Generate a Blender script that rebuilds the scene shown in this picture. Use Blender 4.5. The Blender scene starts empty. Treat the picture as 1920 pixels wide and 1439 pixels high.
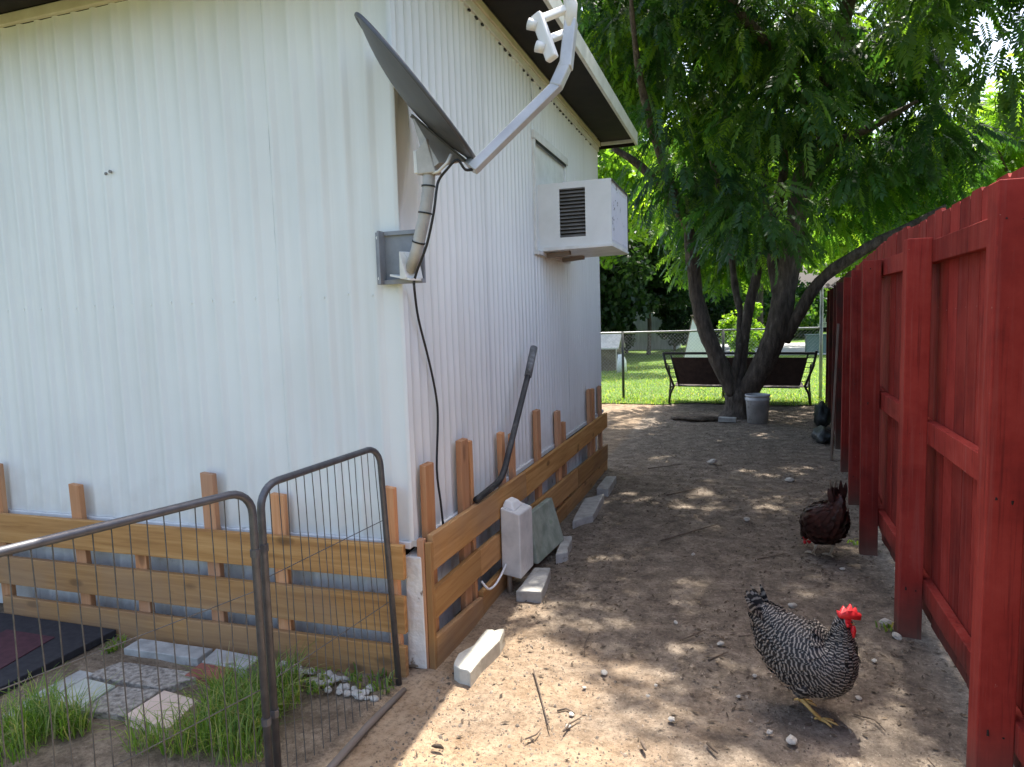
import bpy, bmesh, math, random
import numpy as np
from mathutils import Vector, Matrix, noise
random.seed(7); RNG = np.random.default_rng(11)
R3 = math.radians
SC = bpy.context.scene
COL = SC.collection

# ---------------------------------------------------------------- camera
F_PX, CX, CY, EYE = 1297.0, 960.0, 719.5, 1.5
CAM_AX = np.array([[0.949, 0.001, -0.315], [0.313, -0.098, 0.945], [-0.03, -0.995, -0.093]])
def _ortho():
    v1 = np.array([1390-CX, 585-CY, F_PX]); v2 = -np.array([-2950-CX, 715-CY, F_PX])
    v1 /= np.linalg.norm(v1); v2 /= np.linalg.norm(v2)
    v2 = v2 - v1*(v1@v2); v2 /= np.linalg.norm(v2)
    return np.stack([v2, v1, np.cross(v2, v1)])
CAM_AX = _ortho()
cam = bpy.data.cameras.new('camera'); cam_ob = bpy.data.objects.new('camera', cam); COL.objects.link(cam_ob)
cam.sensor_width = 36; cam.lens = F_PX/1920*36; cam.clip_start = 0.05; cam.clip_end = 2000
m = Matrix.Identity(4)
for i in range(3):
    m[i][0] = CAM_AX[i, 0]; m[i][1] = -CAM_AX[i, 1]; m[i][2] = -CAM_AX[i, 2]
m[2][3] = EYE
cam_ob.matrix_world = m
SC.camera = cam_ob
# ---------------------------------------------------------------- sky, sun, exposure
SUN_DIR = Vector((0.048, 0.45, 1.0)).normalized()
w = bpy.data.worlds.new('World'); SC.world = w; w.use_nodes = True
nt = w.node_tree; bg = nt.nodes['Background']
sky = nt.nodes.new('ShaderNodeTexSky'); sky.sky_type = 'NISHITA'; sky.sun_disc = False
sky.sun_elevation = math.asin(SUN_DIR.z); sky.sun_rotation = math.atan2(SUN_DIR.x, SUN_DIR.y)
sky.air_density = 1.0; sky.dust_density = 4.0; sky.ozone_density = 1.0
nt.links.new(sky.outputs[0], bg.inputs[0]); bg.inputs[1].default_value = 0.15
sun = bpy.data.lights.new('sun', 'SUN'); sun.energy = 3.6; sun.angle = R3(0.53); sun.color = (1.0, 0.95, 0.87)
sun_ob = bpy.data.objects.new('sun', sun); COL.objects.link(sun_ob)
sun_ob.rotation_euler = SUN_DIR.to_track_quat('Z', 'Y').to_euler(); sun_ob.location = (0, 6, 20)
SC.view_settings.view_transform = 'Standard'; SC.view_settings.look = 'None'
SC.view_settings.exposure = 1.66; SC.view_settings.gamma = 1.0
SC.cycles.max_bounces = 8; SC.cycles.transparent_max_bounces = 8

# ---------------------------------------------------------------- pixel helpers (photo pixel -> direction)
def ray(x, y): return CAM_AX @ np.array([x-CX, y-CY, F_PX])
def gp(x, y, z=0.0):
    r = ray(x, y); t = (z-EYE)/r[2]; return Vector((r[0]*t, r[1]*t, z))
def atY(x, y, Y):
    r = ray(x, y)*(Y/ray(x, y)[1]); return Vector((r[0], r[1], r[2]+EYE))
def atX(x, y, X):
    r = ray(x, y)*(X/ray(x, y)[0]); return Vector((r[0], r[1], r[2]+EYE))

# ---------------------------------------------------------------- materials
class NT:
    def __init__(s, name):
        s.m = bpy.data.materials.new(name); s.m.use_nodes = True
        s.t = s.m.node_tree; s.n = s.t.nodes; s.b = s.n['Principled BSDF']; s._c = {}
    def add(s, ty, **kw):
        n = s.n.new(ty)
        for k, v in kw.items():
            if k in n.inputs.keys(): n.inputs[k].default_value = v
            else: setattr(n, k, v)
        return n
    def l(s, a, b): s.t.links.new(a, b)
    def coord(s, kind='Object', scale=(1, 1, 1), loc=(0, 0, 0)):
        tc = s.add('ShaderNodeTexCoord'); mp = s.add('ShaderNodeMapping')
        mp.inputs['Scale'].default_value = scale; mp.inputs['Location'].default_value = loc
        s.l(tc.outputs[kind], mp.inputs[0]); return mp.outputs[0]
    def noise(s, vec, scale=5, detail=4, rough=0.55, dist=0.0):
        n = s.add('ShaderNodeTexNoise'); n.inputs['Scale'].default_value = scale; n.inputs['Detail'].default_value = detail
        n.inputs['Roughness'].default_value = rough; n.inputs['Distortion'].default_value = dist
        if vec is not None: s.l(vec, n.inputs['Vector'])
        return n.outputs['Fac']
    def ramp(s, fac, stops, interp='LINEAR'):
        r = s.add('ShaderNodeValToRGB'); r.color_ramp.interpolation = interp
        els = r.color_ramp.elements
        while len(els) < len(stops): els.new(0.5)
        for e, (p, c) in zip(els, stops):
            e.position = p; e.color = (c if hasattr(c, '__len__') else (c, c, c))[:3] + (1,) if hasattr(c, '__len__') else (c, c, c, 1)
        s.l(fac, r.inputs[0]); return r.outputs[0]
    def mix(s, fac, a, b, mode='MIX'):
        n = s.add('ShaderNodeMix', data_type='RGBA', blend_type=mode)
        for v, i in ((fac, 0), (a, 6), (b, 7)):
            if isinstance(v, (int, float)): n.inputs[i].default_value = v
            elif isinstance(v, (tuple, list)): n.inputs[i].default_value = tuple(v)[:3]+(1,)
            else: s.l(v, n.inputs[i])
        return n.outputs[2]
    def math(s, op, a, b=0.0, c=0.0):
        n = s.add('ShaderNodeMath', operation=op)
        for v, i in ((a, 0), (b, 1), (c, 2)):
            if isinstance(v, (int, float)): n.inputs[i].default_value = v
            else: s.l(v, n.inputs[i])
        return n.outputs[0]
    def bump(s, h, strength=0.3, dist=0.01, chain=None):
        n = s.add('ShaderNodeBump'); n.inputs['Strength'].default_value = strength; n.inputs['Distance'].default_value = dist
        s.l(h, n.inputs['Height'])
        if chain is not None: s.l(chain, n.inputs['Normal'])
        return n.outputs[0]
    def out(s, col=None, rough=0.6, normal=None, metal=0.0, spec=0.4):
        if col is not None:
            if isinstance(col, (tuple, list)): s.b.inputs['Base Color'].default_value = tuple(col)[:3]+(1,)
            else: s.l(col, s.b.inputs['Base Color'])
        if isinstance(rough, (int, float)): s.b.inputs['Roughness'].default_value = rough
        else: s.l(rough, s.b.inputs['Roughness'])
        s.b.inputs['Metallic'].default_value = metal; s.b.inputs['Specular IOR Level'].default_value = spec
        if normal is not None: s.l(normal, s.b.inputs['Normal'])
        return s.m

def mottled(name, c1, c2, scale=6, rough=0.6, bump=0.2, bscale=60, bd=0.002, metal=0.0, spec=0.4, stretch=(1, 1, 1), c3=None, c3pos=0.72):
    t = NT(name); v = t.coord('Object', stretch)
    n = t.noise(v, scale, 6, 0.6)
    stops = [(0.35, c1), (0.62, c2)]
    if c3: stops.append((c3pos, c3))
    col = t.ramp(n, stops)
    nm = t.bump(t.noise(v, bscale, 4), bump, bd)
    return t.out(col, rough, nm, metal, spec)

def wood(name, axis, c_dark, c_mid, c_light, rough=0.7, knots=True, dirt=0.0):
    t = NT(name)
    st = [34.0, 34.0, 34.0]; st[axis] = 1.6
    oi = t.add('ShaderNodeObjectInfo')
    off = t.add('ShaderNodeVectorMath', operation='SCALE'); off.inputs[3].default_value = 9.0
    cb = t.add('ShaderNodeCombineXYZ')
    for i in range(3): t.l(oi.outputs['Random'], cb.inputs[i])
    t.l(cb.outputs[0], off.inputs[0])
    ad = t.add('ShaderNodeVectorMath', operation='ADD'); tc = t.add('ShaderNodeTexCoord')
    t.l(tc.outputs['Object'], ad.inputs[0]); t.l(off.outputs[0], ad.inputs[1])
    mp = t.add('ShaderNodeMapping'); mp.inputs['Scale'].default_value = st; t.l(ad.outputs[0], mp.inputs[0])
    g = t.noise(mp.outputs[0], 1.0, 5, 0.6, 0.6)
    col = t.ramp(g, [(0.3, c_dark), (0.5, c_mid), (0.68, c_light)])
    big = t.noise(ad.outputs[0], 2.2, 3)
    col = t.mix(t.math('MULTIPLY', big, 0.5), col, t.mix(0.5, c_dark, c_mid), 'MIX')
    if knots:
        st2 = [7.0, 7.0, 7.0]; st2[axis] = 3.0
        m2 = t.add('ShaderNodeMapping'); m2.inputs['Scale'].default_value = st2; t.l(ad.outputs[0], m2.inputs[0])
        vo = t.add('ShaderNodeTexVoronoi'); vo.inputs['Scale'].default_value = 1.0; t.l(m2.outputs[0], vo.inputs['Vector'])
        k = t.ramp(vo.outputs['Distance'], [(0.0, 1.0), (0.10, 0.8), (0.17, 0.0)])
        col = t.mix(t.math('MULTIPLY', k, 0.75), col, tuple(c*0.35 for c in c_dark))
    grey = t.math('MULTIPLY', t.math('FRACT', t.math('MULTIPLY', oi.outputs['Random'], 7.31)), t.ramp(big, [(0.38, 0.1), (0.62, 0.75)]))
    col = t.mix(grey, col, tuple(.45*c+.11 for c in c_mid))
    tone = t.math('MULTIPLY_ADD', oi.outputs['Random'], 0.42, 0.76)
    cbt = t.add('ShaderNodeCombineXYZ')
    for i in range(3): t.l(tone, cbt.inputs[i])
    col = t.mix(1.0, col, cbt.outputs[0], 'MULTIPLY')
    if dirt:
        gm = t.add('ShaderNodeNewGeometry'); sp = t.add('ShaderNodeSeparateXYZ'); t.l(gm.outputs['Position'], sp.inputs[0])
        nz = t.noise(tc.outputs['Object'], 9, 4)
        d = t.ramp(t.math('ADD', sp.outputs[2], t.math('MULTIPLY', nz, 0.2)), [(0.08, 1.0), (0.26, 0.0)])
        col = t.mix(t.math('MULTIPLY', d, dirt), col, (0.16, 0.13, 0.1))
    return t.out(col, rough, t.bump(g, 0.35, 0.003), 0, 0.3)

PINE = ((0.28, 0.125, 0.036), (0.44, 0.225, 0.072), (0.56, 0.32, 0.122))
STAKE = ((0.48, 0.2, 0.08), (0.6, 0.29, 0.13), (0.7, 0.4, 0.22))
M = {}
for i, a in enumerate('xyz'):
    M['pine_'+a] = wood('pine_'+a, i, *PINE, dirt=0.35)
    M['stake_'+a] = wood('stake_'+a, i, *STAKE, dirt=0.3)
    M['oldwood_'+a] = wood('oldwood_'+a, i, (0.12, 0.085, 0.06), (0.22, 0.165, 0.12), (0.32, 0.25, 0.19))

def white_siding(name, tint):
    t = NT(name); v = t.coord()
    streak = t.noise(t.coord('Object', (13, 13, 0.4)), 1.0, 5, 0.6)
    blot = t.noise(v, 1.3, 4, 0.55)
    a = tuple(0.78*c for c in tint); b = tuple(0.85*c for c in tint)
    col = t.ramp(blot, [(0.35, a), (0.65, b)])
    d = t.ramp(streak, [(0.5, 0.0), (0.8, 0.4)])
    col = t.mix(d, col, (0.56, 0.55, 0.50))
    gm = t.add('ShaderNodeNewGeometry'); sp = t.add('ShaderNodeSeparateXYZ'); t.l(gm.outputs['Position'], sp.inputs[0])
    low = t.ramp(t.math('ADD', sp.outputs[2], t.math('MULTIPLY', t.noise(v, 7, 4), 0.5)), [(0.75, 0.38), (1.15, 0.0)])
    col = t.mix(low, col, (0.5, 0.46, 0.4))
    return t.out(col, 0.42, t.bump(t.noise(v, 14, 3), 0.12, 0.006), 0, 0.45)
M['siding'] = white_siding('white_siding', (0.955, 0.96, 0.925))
M['trim_cream'] = mottled('cream_trim', (0.6, 0.52, 0.38), (0.72, 0.65, 0.5), 5, 0.5)
M['trim_white'] = mottled('white_trim', (0.66, 0.65, 0.6), (0.8, 0.79, 0.75), 7, 0.5, c3=(0.5, 0.46, 0.4), c3pos=0.78)
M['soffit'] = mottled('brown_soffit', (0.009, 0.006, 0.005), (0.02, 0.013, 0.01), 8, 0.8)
M['roofing'] = mottled('roofing', (0.3, 0.3, 0.29), (0.42, 0.42, 0.4), 10, 0.6)
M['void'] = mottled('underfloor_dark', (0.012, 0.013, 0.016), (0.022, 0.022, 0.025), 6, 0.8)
M['galv'] = mottled('galvanised_sheet', (0.66, 0.65, 0.62), (0.8, 0.78, 0.74), 9, 0.5, metal=0.0, c3=(0.36, 0.34, 0.32))
M['peeled'] = mottled('peeling_white_paint', (0.8, 0.78, 0.72), (0.74, 0.72, 0.66), 9, 0.7, 0.8, 30, 0.012, c3=(0.26, 0.2, 0.14), c3pos=0.66)
M['dish_grey'] = mottled('dish_grey', (0.06, 0.062, 0.07), (0.085, 0.087, 0.096), 5, 0.45)
M['dish_light'] = mottled('mast_grey', (0.36, 0.345, 0.32), (0.48, 0.46, 0.43), 12, 0.5)
M['arm_grey'] = mottled('arm_grey', (0.42, 0.42, 0.42), (0.54, 0.54, 0.54), 8, 0.4, metal=0.2)
M['lnb'] = mottled('lnb_plastic', (0.62, 0.6, 0.56), (0.74, 0.72, 0.68), 8, 0.45)
M['plate'] = mottled('plate_grey', (0.2, 0.21, 0.23), (0.28, 0.29, 0.31), 10, 0.5)
M['black'] = mottled('black_plastic', (0.012, 0.012, 0.013), (0.022, 0.022, 0.022), 20, 0.5)
M['blackpipe'] = mottled('weathered_black_pipe', (0.018, 0.018, 0.02), (0.06, 0.058, 0.055), 9, 0.6, c3=(0.14, 0.13, 0.12))
M['greypipe'] = mottled('grey_pipe', (0.05, 0.05, 0.05), (0.2, 0.2, 0.2), 22, 0.55, c3=(0.34, 0.34, 0.34))
M['ac_white'] = mottled('ac_enamel', (0.72, 0.72, 0.68), (0.8, 0.8, 0.77), 4, 0.4)
M['ac_rust'] = mottled('ac_peeling', (0.74, 0.73, 0.76), (0.7, 0.7, 0.74), 14, 0.5, c3=(0.22, 0.2, 0.2), c3pos=0.66)
M['ac_dark'] = mottled('ac_inner', (0.045, 0.042, 0.04), (0.07, 0.066, 0.06), 10, 0.6)
M['ac_slat'] = mottled('ac_slat', (0.16, 0.15, 0.135), (0.24, 0.22, 0.2), 10, 0.55)
M['box_grey'] = mottled('weathered_box', (0.52, 0.52, 0.51), (0.66, 0.65, 0.63), 10, 0.6, c3=(0.45, 0.42, 0.44))
M['green_box'] = mottled('algae_slab', (0.2, 0.24, 0.19), (0.33, 0.36, 0.3), 9, 0.8, 0.5, 40, 0.006, c3=(0.17, 0.27, 0.16))
M['concrete'] = mottled('concrete', (0.3, 0.29, 0.265), (0.45, 0.435, 0.4), 12, 0.85, 0.6, 60, 0.005, c3=(0.22, 0.2, 0.175))
M['white_block'] = mottled('white_block', (0.42, 0.4, 0.33), (0.56, 0.54, 0.46), 10, 0.85, 0.5, 40, 0.006, c3=(0.26, 0.22, 0.16))
M['aggregate'] = mottled('exposed_aggregate', (0.16, 0.135, 0.11), (0.42, 0.37, 0.31), 45, 0.9, 0.9, 60, 0.012)
M['mossy'] = mottled('mossy_concrete', (0.36, 0.37, 0.3), (0.5, 0.5, 0.43), 10, 0.9, 0.5, 60, 0.006)
M['tile'] = mottled('pink_tile', (0.6, 0.44, 0.34), (0.72, 0.55, 0.44), 5, 0.6, c3=(0.78, 0.62, 0.42))
M['brick'] = mottled('red_brick', (0.2, 0.07, 0.05), (0.34, 0.12, 0.085), 14, 0.9, 0.6, 60, 0.006)
M['mat'] = mottled('dark_mat', (0.018, 0.017, 0.02), (0.03, 0.028, 0.032), 30, 0.85)
M['mat_red'] = mottled('maroon_mat', (0.05, 0.016, 0.022), (0.075, 0.024, 0.032), 30, 0.85)
M['gate'] = mottled('gate_hammered_grey', (0.085, 0.083, 0.088), (0.12, 0.118, 0.124), 25, 0.42, metal=0.35)
M['wire'] = mottled('gate_wire', (0.09, 0.085, 0.08), (0.15, 0.14, 0.13), 30, 0.5, metal=0.4)
M['wiregalv'] = mottled('galvanised_wire', (0.3, 0.31, 0.32), (0.42, 0.43, 0.44), 20, 0.45, metal=0.6)
M['darkpost'] = mottled('dark_steel_post', (0.03, 0.035, 0.035), (0.05, 0.055, 0.05), 10, 0.5)
M['stone'] = mottled('pale_stone', (0.36, 0.33, 0.28), (0.55, 0.52, 0.46), 18, 0.8, 0.5, 50, 0.003)
M['twig'] = mottled('dry_twig', (0.07, 0.05, 0.035), (0.15, 0.11, 0.08), 30, 0.85)
M['litter'] = mottled('leaf_litter', (0.04, 0.03, 0.022), (0.12, 0.085, 0.055), 22, 0.9, c3=(0.34, 0.27, 0.17))
M['crumb'] = mottled('soil_crumb', (0.07, 0.055, 0.042), (0.3, 0.24, 0.18), 55, 0.95, c3=(0.5, 0.43, 0.34))
M['bench_dark'] = mottled('bench_frame', (0.012, 0.012, 0.013), (0.025, 0.024, 0.024), 10, 0.45)
M['bench_sling'] = mottled('bench_sling', (0.03, 0.018, 0.016), (0.05, 0.03, 0.026), 14, 0.8)
M['bucket'] = mottled('dirty_white_bucket', (0.36, 0.35, 0.36), (0.58, 0.57, 0.57), 6, 0.55, c3=(0.22, 0.2, 0.19))
M['shed_white'] = mottled('shed_white', (0.34, 0.36, 0.38), (0.5, 0.52, 0.54), 3, 0.6, stretch=(3, 3, 0.5))
M['doghouse_wall'] = mottled('doghouse_wall', (0.12, 0.09, 0.06), (0.2, 0.15, 0.1), 6, 0.8)
M['doghouse_roof'] = mottled('doghouse_roof', (0.5, 0.46, 0.42), (0.64, 0.6, 0.55), 9, 0.8)
M['white_plain'] = mottled('white_plastic', (0.74, 0.74, 0.72), (0.82, 0.82, 0.8), 6, 0.5)
M['canvas'] = mottled('canvas', (0.8, 0.78, 0.72), (0.86, 0.84, 0.78), 5, 0.8)
M['dark_house'] = mottled('dark_house', (0.05, 0.05, 0.052), (0.08, 0.078, 0.075), 2, 0.8)
M['utility'] = mottled('utility_green', (0.1, 0.16, 0.14), (0.14, 0.2, 0.18), 4, 0.6)
M['house_wall'] = mottled('far_house_wall', (0.2, 0.19, 0.19), (0.26, 0.25, 0.24), 2, 0.7)
M['drive'] = mottled('driveway', (0.42, 0.42, 0.41), (0.5, 0.5, 0.48), 3, 0.85)
M['tarp'] = mottled('dark_bin_liner', (0.014, 0.018, 0.018), (0.03, 0.036, 0.036), 6, 0.5, 0.8, 14, 0.03)
M['bark'] = mottled('bark', (0.05, 0.038, 0.029), (0.13, 0.102, 0.08), 7, 0.9, 1.0, 26, 0.03, stretch=(3, 3, 0.7), c3=(0.22, 0.185, 0.15))

def red_paint(name, dark):
    t = NT(name); v = t.coord()
    oi = t.add('ShaderNodeObjectInfo')
    g = t.noise(t.coord('Object', (40, 40, 1.5)), 1.0, 5, 0.6)
    n = t.noise(v, 4, 5)
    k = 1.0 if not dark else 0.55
    off = t.add('ShaderNodeVectorMath', operation='ADD'); cbo = t.add('ShaderNodeCombineXYZ')
    rk = t.math('MULTIPLY', oi.outputs['Random'], 37.0)
    for i in range(3): t.l(rk, cbo.inputs[i])
    t.l(v, off.inputs[0]); t.l(cbo.outputs[0], off.inputs[1])
    n = t.noise(off.outputs[0], 3.5, 6, 0.65)
    gmap = t.add('ShaderNodeMapping'); gmap.inputs['Scale'].default_value = (46, 46, 1.3); t.l(off.outputs[0], gmap.inputs[0])
    g = t.noise(gmap.outputs[0], 1.0, 6, 0.65, 0.4)
    col = t.ramp(n, [(0.28, (0.16*k, 0.020*k, 0.017*k)), (0.5, (0.28*k, 0.034*k, 0.026*k)), (0.72, (0.37*k, 0.056*k, 0.042*k))])
    col = t.mix(t.ramp(g, [(0.52, 0.0), (0.72, 0.6)]), col, (0.31*k, 0.095*k, 0.08*k))
    col = t.mix(t.ramp(g, [(0.28, 0.7), (0.42, 0.0)]), col, (0.06*k, 0.012*k, 0.012*k))
    fine = t.noise(v, 34, 4, 0.7)
    chips = t.ramp(fine, [(0.70, 0.0), (0.72, 0.75)])
    col = t.mix(chips, col, (0.42, 0.27, 0.22))
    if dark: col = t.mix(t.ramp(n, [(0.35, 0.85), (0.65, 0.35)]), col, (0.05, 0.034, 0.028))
    tone = t.math('MULTIPLY_ADD', oi.outputs['Random'], 0.4, 0.8)
    cb = t.add('ShaderNodeCombineXYZ')
    for i in range(3): t.l(tone, cb.inputs[i])
    col = t.mix(1.0, col, cb.outputs[0], 'MULTIPLY')
    gm = t.add('ShaderNodeNewGeometry'); sp = t.add('ShaderNodeSeparateXYZ'); t.l(gm.outputs['Position'], sp.inputs[0])
    d = t.ramp(t.math('ADD', sp.outputs[2], t.math('MULTIPLY', n, 0.25)), [(0.12, 0.8), (0.38, 0.0)])
    col = t.mix(d, col, (0.1, 0.075, 0.06))
    return t.out(col, 0.75, t.bump(g, 0.35, 0.004), 0, 0.12)
M['red'] = red_paint('barn_red_paint', False)
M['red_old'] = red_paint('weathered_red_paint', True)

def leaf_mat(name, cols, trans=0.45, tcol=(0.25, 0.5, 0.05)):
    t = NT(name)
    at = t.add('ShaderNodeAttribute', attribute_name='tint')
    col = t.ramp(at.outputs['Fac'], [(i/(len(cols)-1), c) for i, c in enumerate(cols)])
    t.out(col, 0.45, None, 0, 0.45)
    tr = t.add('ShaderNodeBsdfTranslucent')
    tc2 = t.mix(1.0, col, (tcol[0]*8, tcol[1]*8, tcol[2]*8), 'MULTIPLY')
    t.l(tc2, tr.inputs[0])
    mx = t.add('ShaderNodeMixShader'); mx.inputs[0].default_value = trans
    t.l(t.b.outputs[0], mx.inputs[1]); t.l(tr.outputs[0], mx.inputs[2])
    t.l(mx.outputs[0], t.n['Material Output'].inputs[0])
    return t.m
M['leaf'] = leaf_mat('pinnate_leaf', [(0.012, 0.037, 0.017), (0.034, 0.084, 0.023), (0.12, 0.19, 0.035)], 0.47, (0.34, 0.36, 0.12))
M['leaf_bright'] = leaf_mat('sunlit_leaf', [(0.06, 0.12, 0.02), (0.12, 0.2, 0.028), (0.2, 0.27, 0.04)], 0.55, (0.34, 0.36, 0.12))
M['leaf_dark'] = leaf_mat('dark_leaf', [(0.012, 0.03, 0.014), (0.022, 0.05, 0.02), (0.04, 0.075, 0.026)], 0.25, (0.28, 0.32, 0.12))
M['grass'] = leaf_mat('grass_blade', [(0.07, 0.13, 0.02), (0.12, 0.21, 0.03), (0.2, 0.28, 0.05), (0.36, 0.31, 0.15)], 0.4, (0.28, 0.3, 0.1))
M['petal'] = leaf_mat('pink_petal', [(0.45, 0.16, 0.17), (0.55, 0.24, 0.22), (0.5, 0.33, 0.2)], 0.3, (0.2, 0.15, 0.13))

# ---------------------------------------------------------------- mesh builder
class MB:
    def __init__(s): s.v = []; s.f = []; s.mi = []
    def quadbox(s, pts, mi=0):       # 8 points: bottom ring 0-3, top ring 4-7
        o = len(s.v); s.v += [tuple(p) for p in pts]
        for q in ((3, 2, 1, 0), (4, 5, 6, 7), (0, 1, 5, 4), (1, 2, 6, 5), (2, 3, 7, 6), (3, 0, 4, 7)):
            s.f.append(tuple(o+i for i in q)); s.mi.append(mi)
        return s
    def box(s, x0, x1, y0, y1, z0, z1, mi=0):
        return s.quadbox([(x0, y0, z0), (x1, y0, z0), (x1, y1, z0), (x0, y1, z0), (x0, y0, z1), (x1, y0, z1), (x1, y1, z1), (x0, y1, z1)], mi)
    def beam(s, p, q, w, h, up=(0, 0, 1), mi=0):
        p = Vector(p); q = Vector(q); d = (q-p).normalized(); u = Vector(up)
        a = d.cross(u); a = a.normalized() if a.length > 1e-6 else Vector((1, 0, 0)); b = a.cross(d)
        a *= w/2; b *= h/2
        return s.quadbox([p-a-b, p+a-b, q+a-b, q-a-b, p-a+b, p+a+b, q+a+b, q-a+b], mi)
    def tube(s, pts, rad, n=8, mi=0, cap=True):
        pts = [Vector(p) for p in pts]
        if not hasattr(rad, '__len__'): rad = [rad]*len(pts)
        o = len(s.v); prev = None
        for i, p in enumerate(pts):
            d = (pts[min(i+1, len(pts)-1)]-pts[max(i-1, 0)]).normalized()
            if prev is None:
                a = d.orthogonal().normalized()
            else:
                a = (prev-d*prev.dot(d)); a = a.normalized() if a.length > 1e-6 else d.orthogonal().normalized()
            prev = a; b = d.cross(a)
            for k in range(n):
                t = 2*math.pi*k/n; s.v.append(tuple(p+(a*math.cos(t)+b*math.sin(t))*rad[i]))
        for i in range(len(pts)-1):
            for k in range(n):
                k2 = (k+1) % n
                s.f.append((o+i*n+k, o+i*n+k2, o+(i+1)*n+k2, o+(i+1)*n+k)); s.mi.append(mi)
        if cap:
            s.f.append(tuple(o+k for k in reversed(range(n)))); s.mi.append(mi)
            e = o+(len(pts)-1)*n; s.f.append(tuple(e+k for k in range(n))); s.mi.append(mi)
        return s
    def prism(s, ring, z0, z1, mi=0):
        n = len(ring); o = len(s.v)
        s.v += [(p[0], p[1], z0) for p in ring]+[(p[0], p[1], z1) for p in ring]
        s.f.append(tuple(o+i for i in reversed(range(n)))); s.mi.append(mi)
        s.f.append(tuple(o+n+i for i in range(n))); s.mi.append(mi)
        for i in range(n):
            j = (i+1) % n; s.f.append((o+i, o+j, o+n+j, o+n+i)); s.mi.append(mi)
        return s
    def mesh(s, name, smooth=False):
        me = bpy.data.meshes.new(name); me.from_pydata(s.v, [], s.f); me.update()
        if any(s.mi): me.polygons.foreach_set('material_index', s.mi)
        if smooth: me.polygons.foreach_set('use_smooth', [True]*len(me.polygons))
        return me
    def build(s, name, mat, parent=None, smooth=False, bevel=0.0, kind=None):
        return link(name, s.mesh(name, smooth), mat, parent, bevel, kind)

def link(name, me, mat, parent=None, bevel=0.0, kind=None):
    mats = mat if isinstance(mat, (list, tuple)) else [mat]
    if not me.materials:
        for k in mats: me.materials.append(M[k] if isinstance(k, str) else k)
    o = bpy.data.objects.new(name, me); COL.objects.link(o)
    if parent is not None: adopt(o, parent)
    if bevel:
        b = o.modifiers.new('bevel', 'BEVEL'); b.width = bevel; b.segments = 2; b.limit_method = 'ANGLE'
    if kind: o['kind'] = kind
    return o
def world_loc(o):
    p = Vector(o.location)
    while o.parent: o = o.parent; p = p if True else p
    return p
ROOTLOC = {}
def adopt(o, parent):
    o.parent = parent
    o.matrix_parent_inverse = Matrix.Translation(ROOTLOC.get(parent.name, Vector((0, 0, 0)))).inverted()
def thing(name, loc, label, cat, group=None):
    o = bpy.data.objects.new(name, None); COL.objects.link(o); o.location = loc; o.empty_display_size = 0.1
    ROOTLOC[o.name] = Vector(loc)
    return tag(o, label, cat, group)
def tag(o, label, cat, group=None):
    o['label'] = label; o['category'] = cat
    if group: o['group'] = group
    return o
def structure(o): o['kind'] = 'structure'; return o
def set_tint(me, vals):
    a = me.attributes.new('tint', 'FLOAT', 'FACE'); a.data.foreach_set('value', np.asarray(vals, dtype=np.float32))
def np_mesh(name, V, Fq):
    me = bpy.data.meshes.new(name); V = np.asarray(V, dtype=np.float32); Fq = np.asarray(Fq, dtype=np.int32)
    me.vertices.add(len(V)); me.vertices.foreach_set('co', V.ravel())
    k = Fq.shape[1]; me.loops.add(Fq.size); me.loops.foreach_set('vertex_index', Fq.ravel())
    me.polygons.add(len(Fq)); me.polygons.foreach_set('loop_start', np.arange(0, Fq.size, k, dtype=np.int32))
    me.update(calc_edges=True); me.validate(); return me
def smooth(L, k=5):
    L = [Vector(p) for p in L]; out = []
    for i in range(len(L)-1):
        p0, p1, p2, p3 = L[max(i-1, 0)], L[i], L[i+1], L[min(i+2, len(L)-1)]
        for q in range(k):
            t = q/k; out.append(.5*((2*p1)+(p2-p0)*t+(2*p0-5*p1+4*p2-p3)*t*t+(-p0+3*p1-3*p2+p3)*t*t*t))
    return out+[L[-1]]
def fbm(x, y, s=1.0, seed=0.0):
    return noise.fractal(Vector((x*s+seed, y*s-seed, seed)), 1.0, 2.0, 4)

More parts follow.
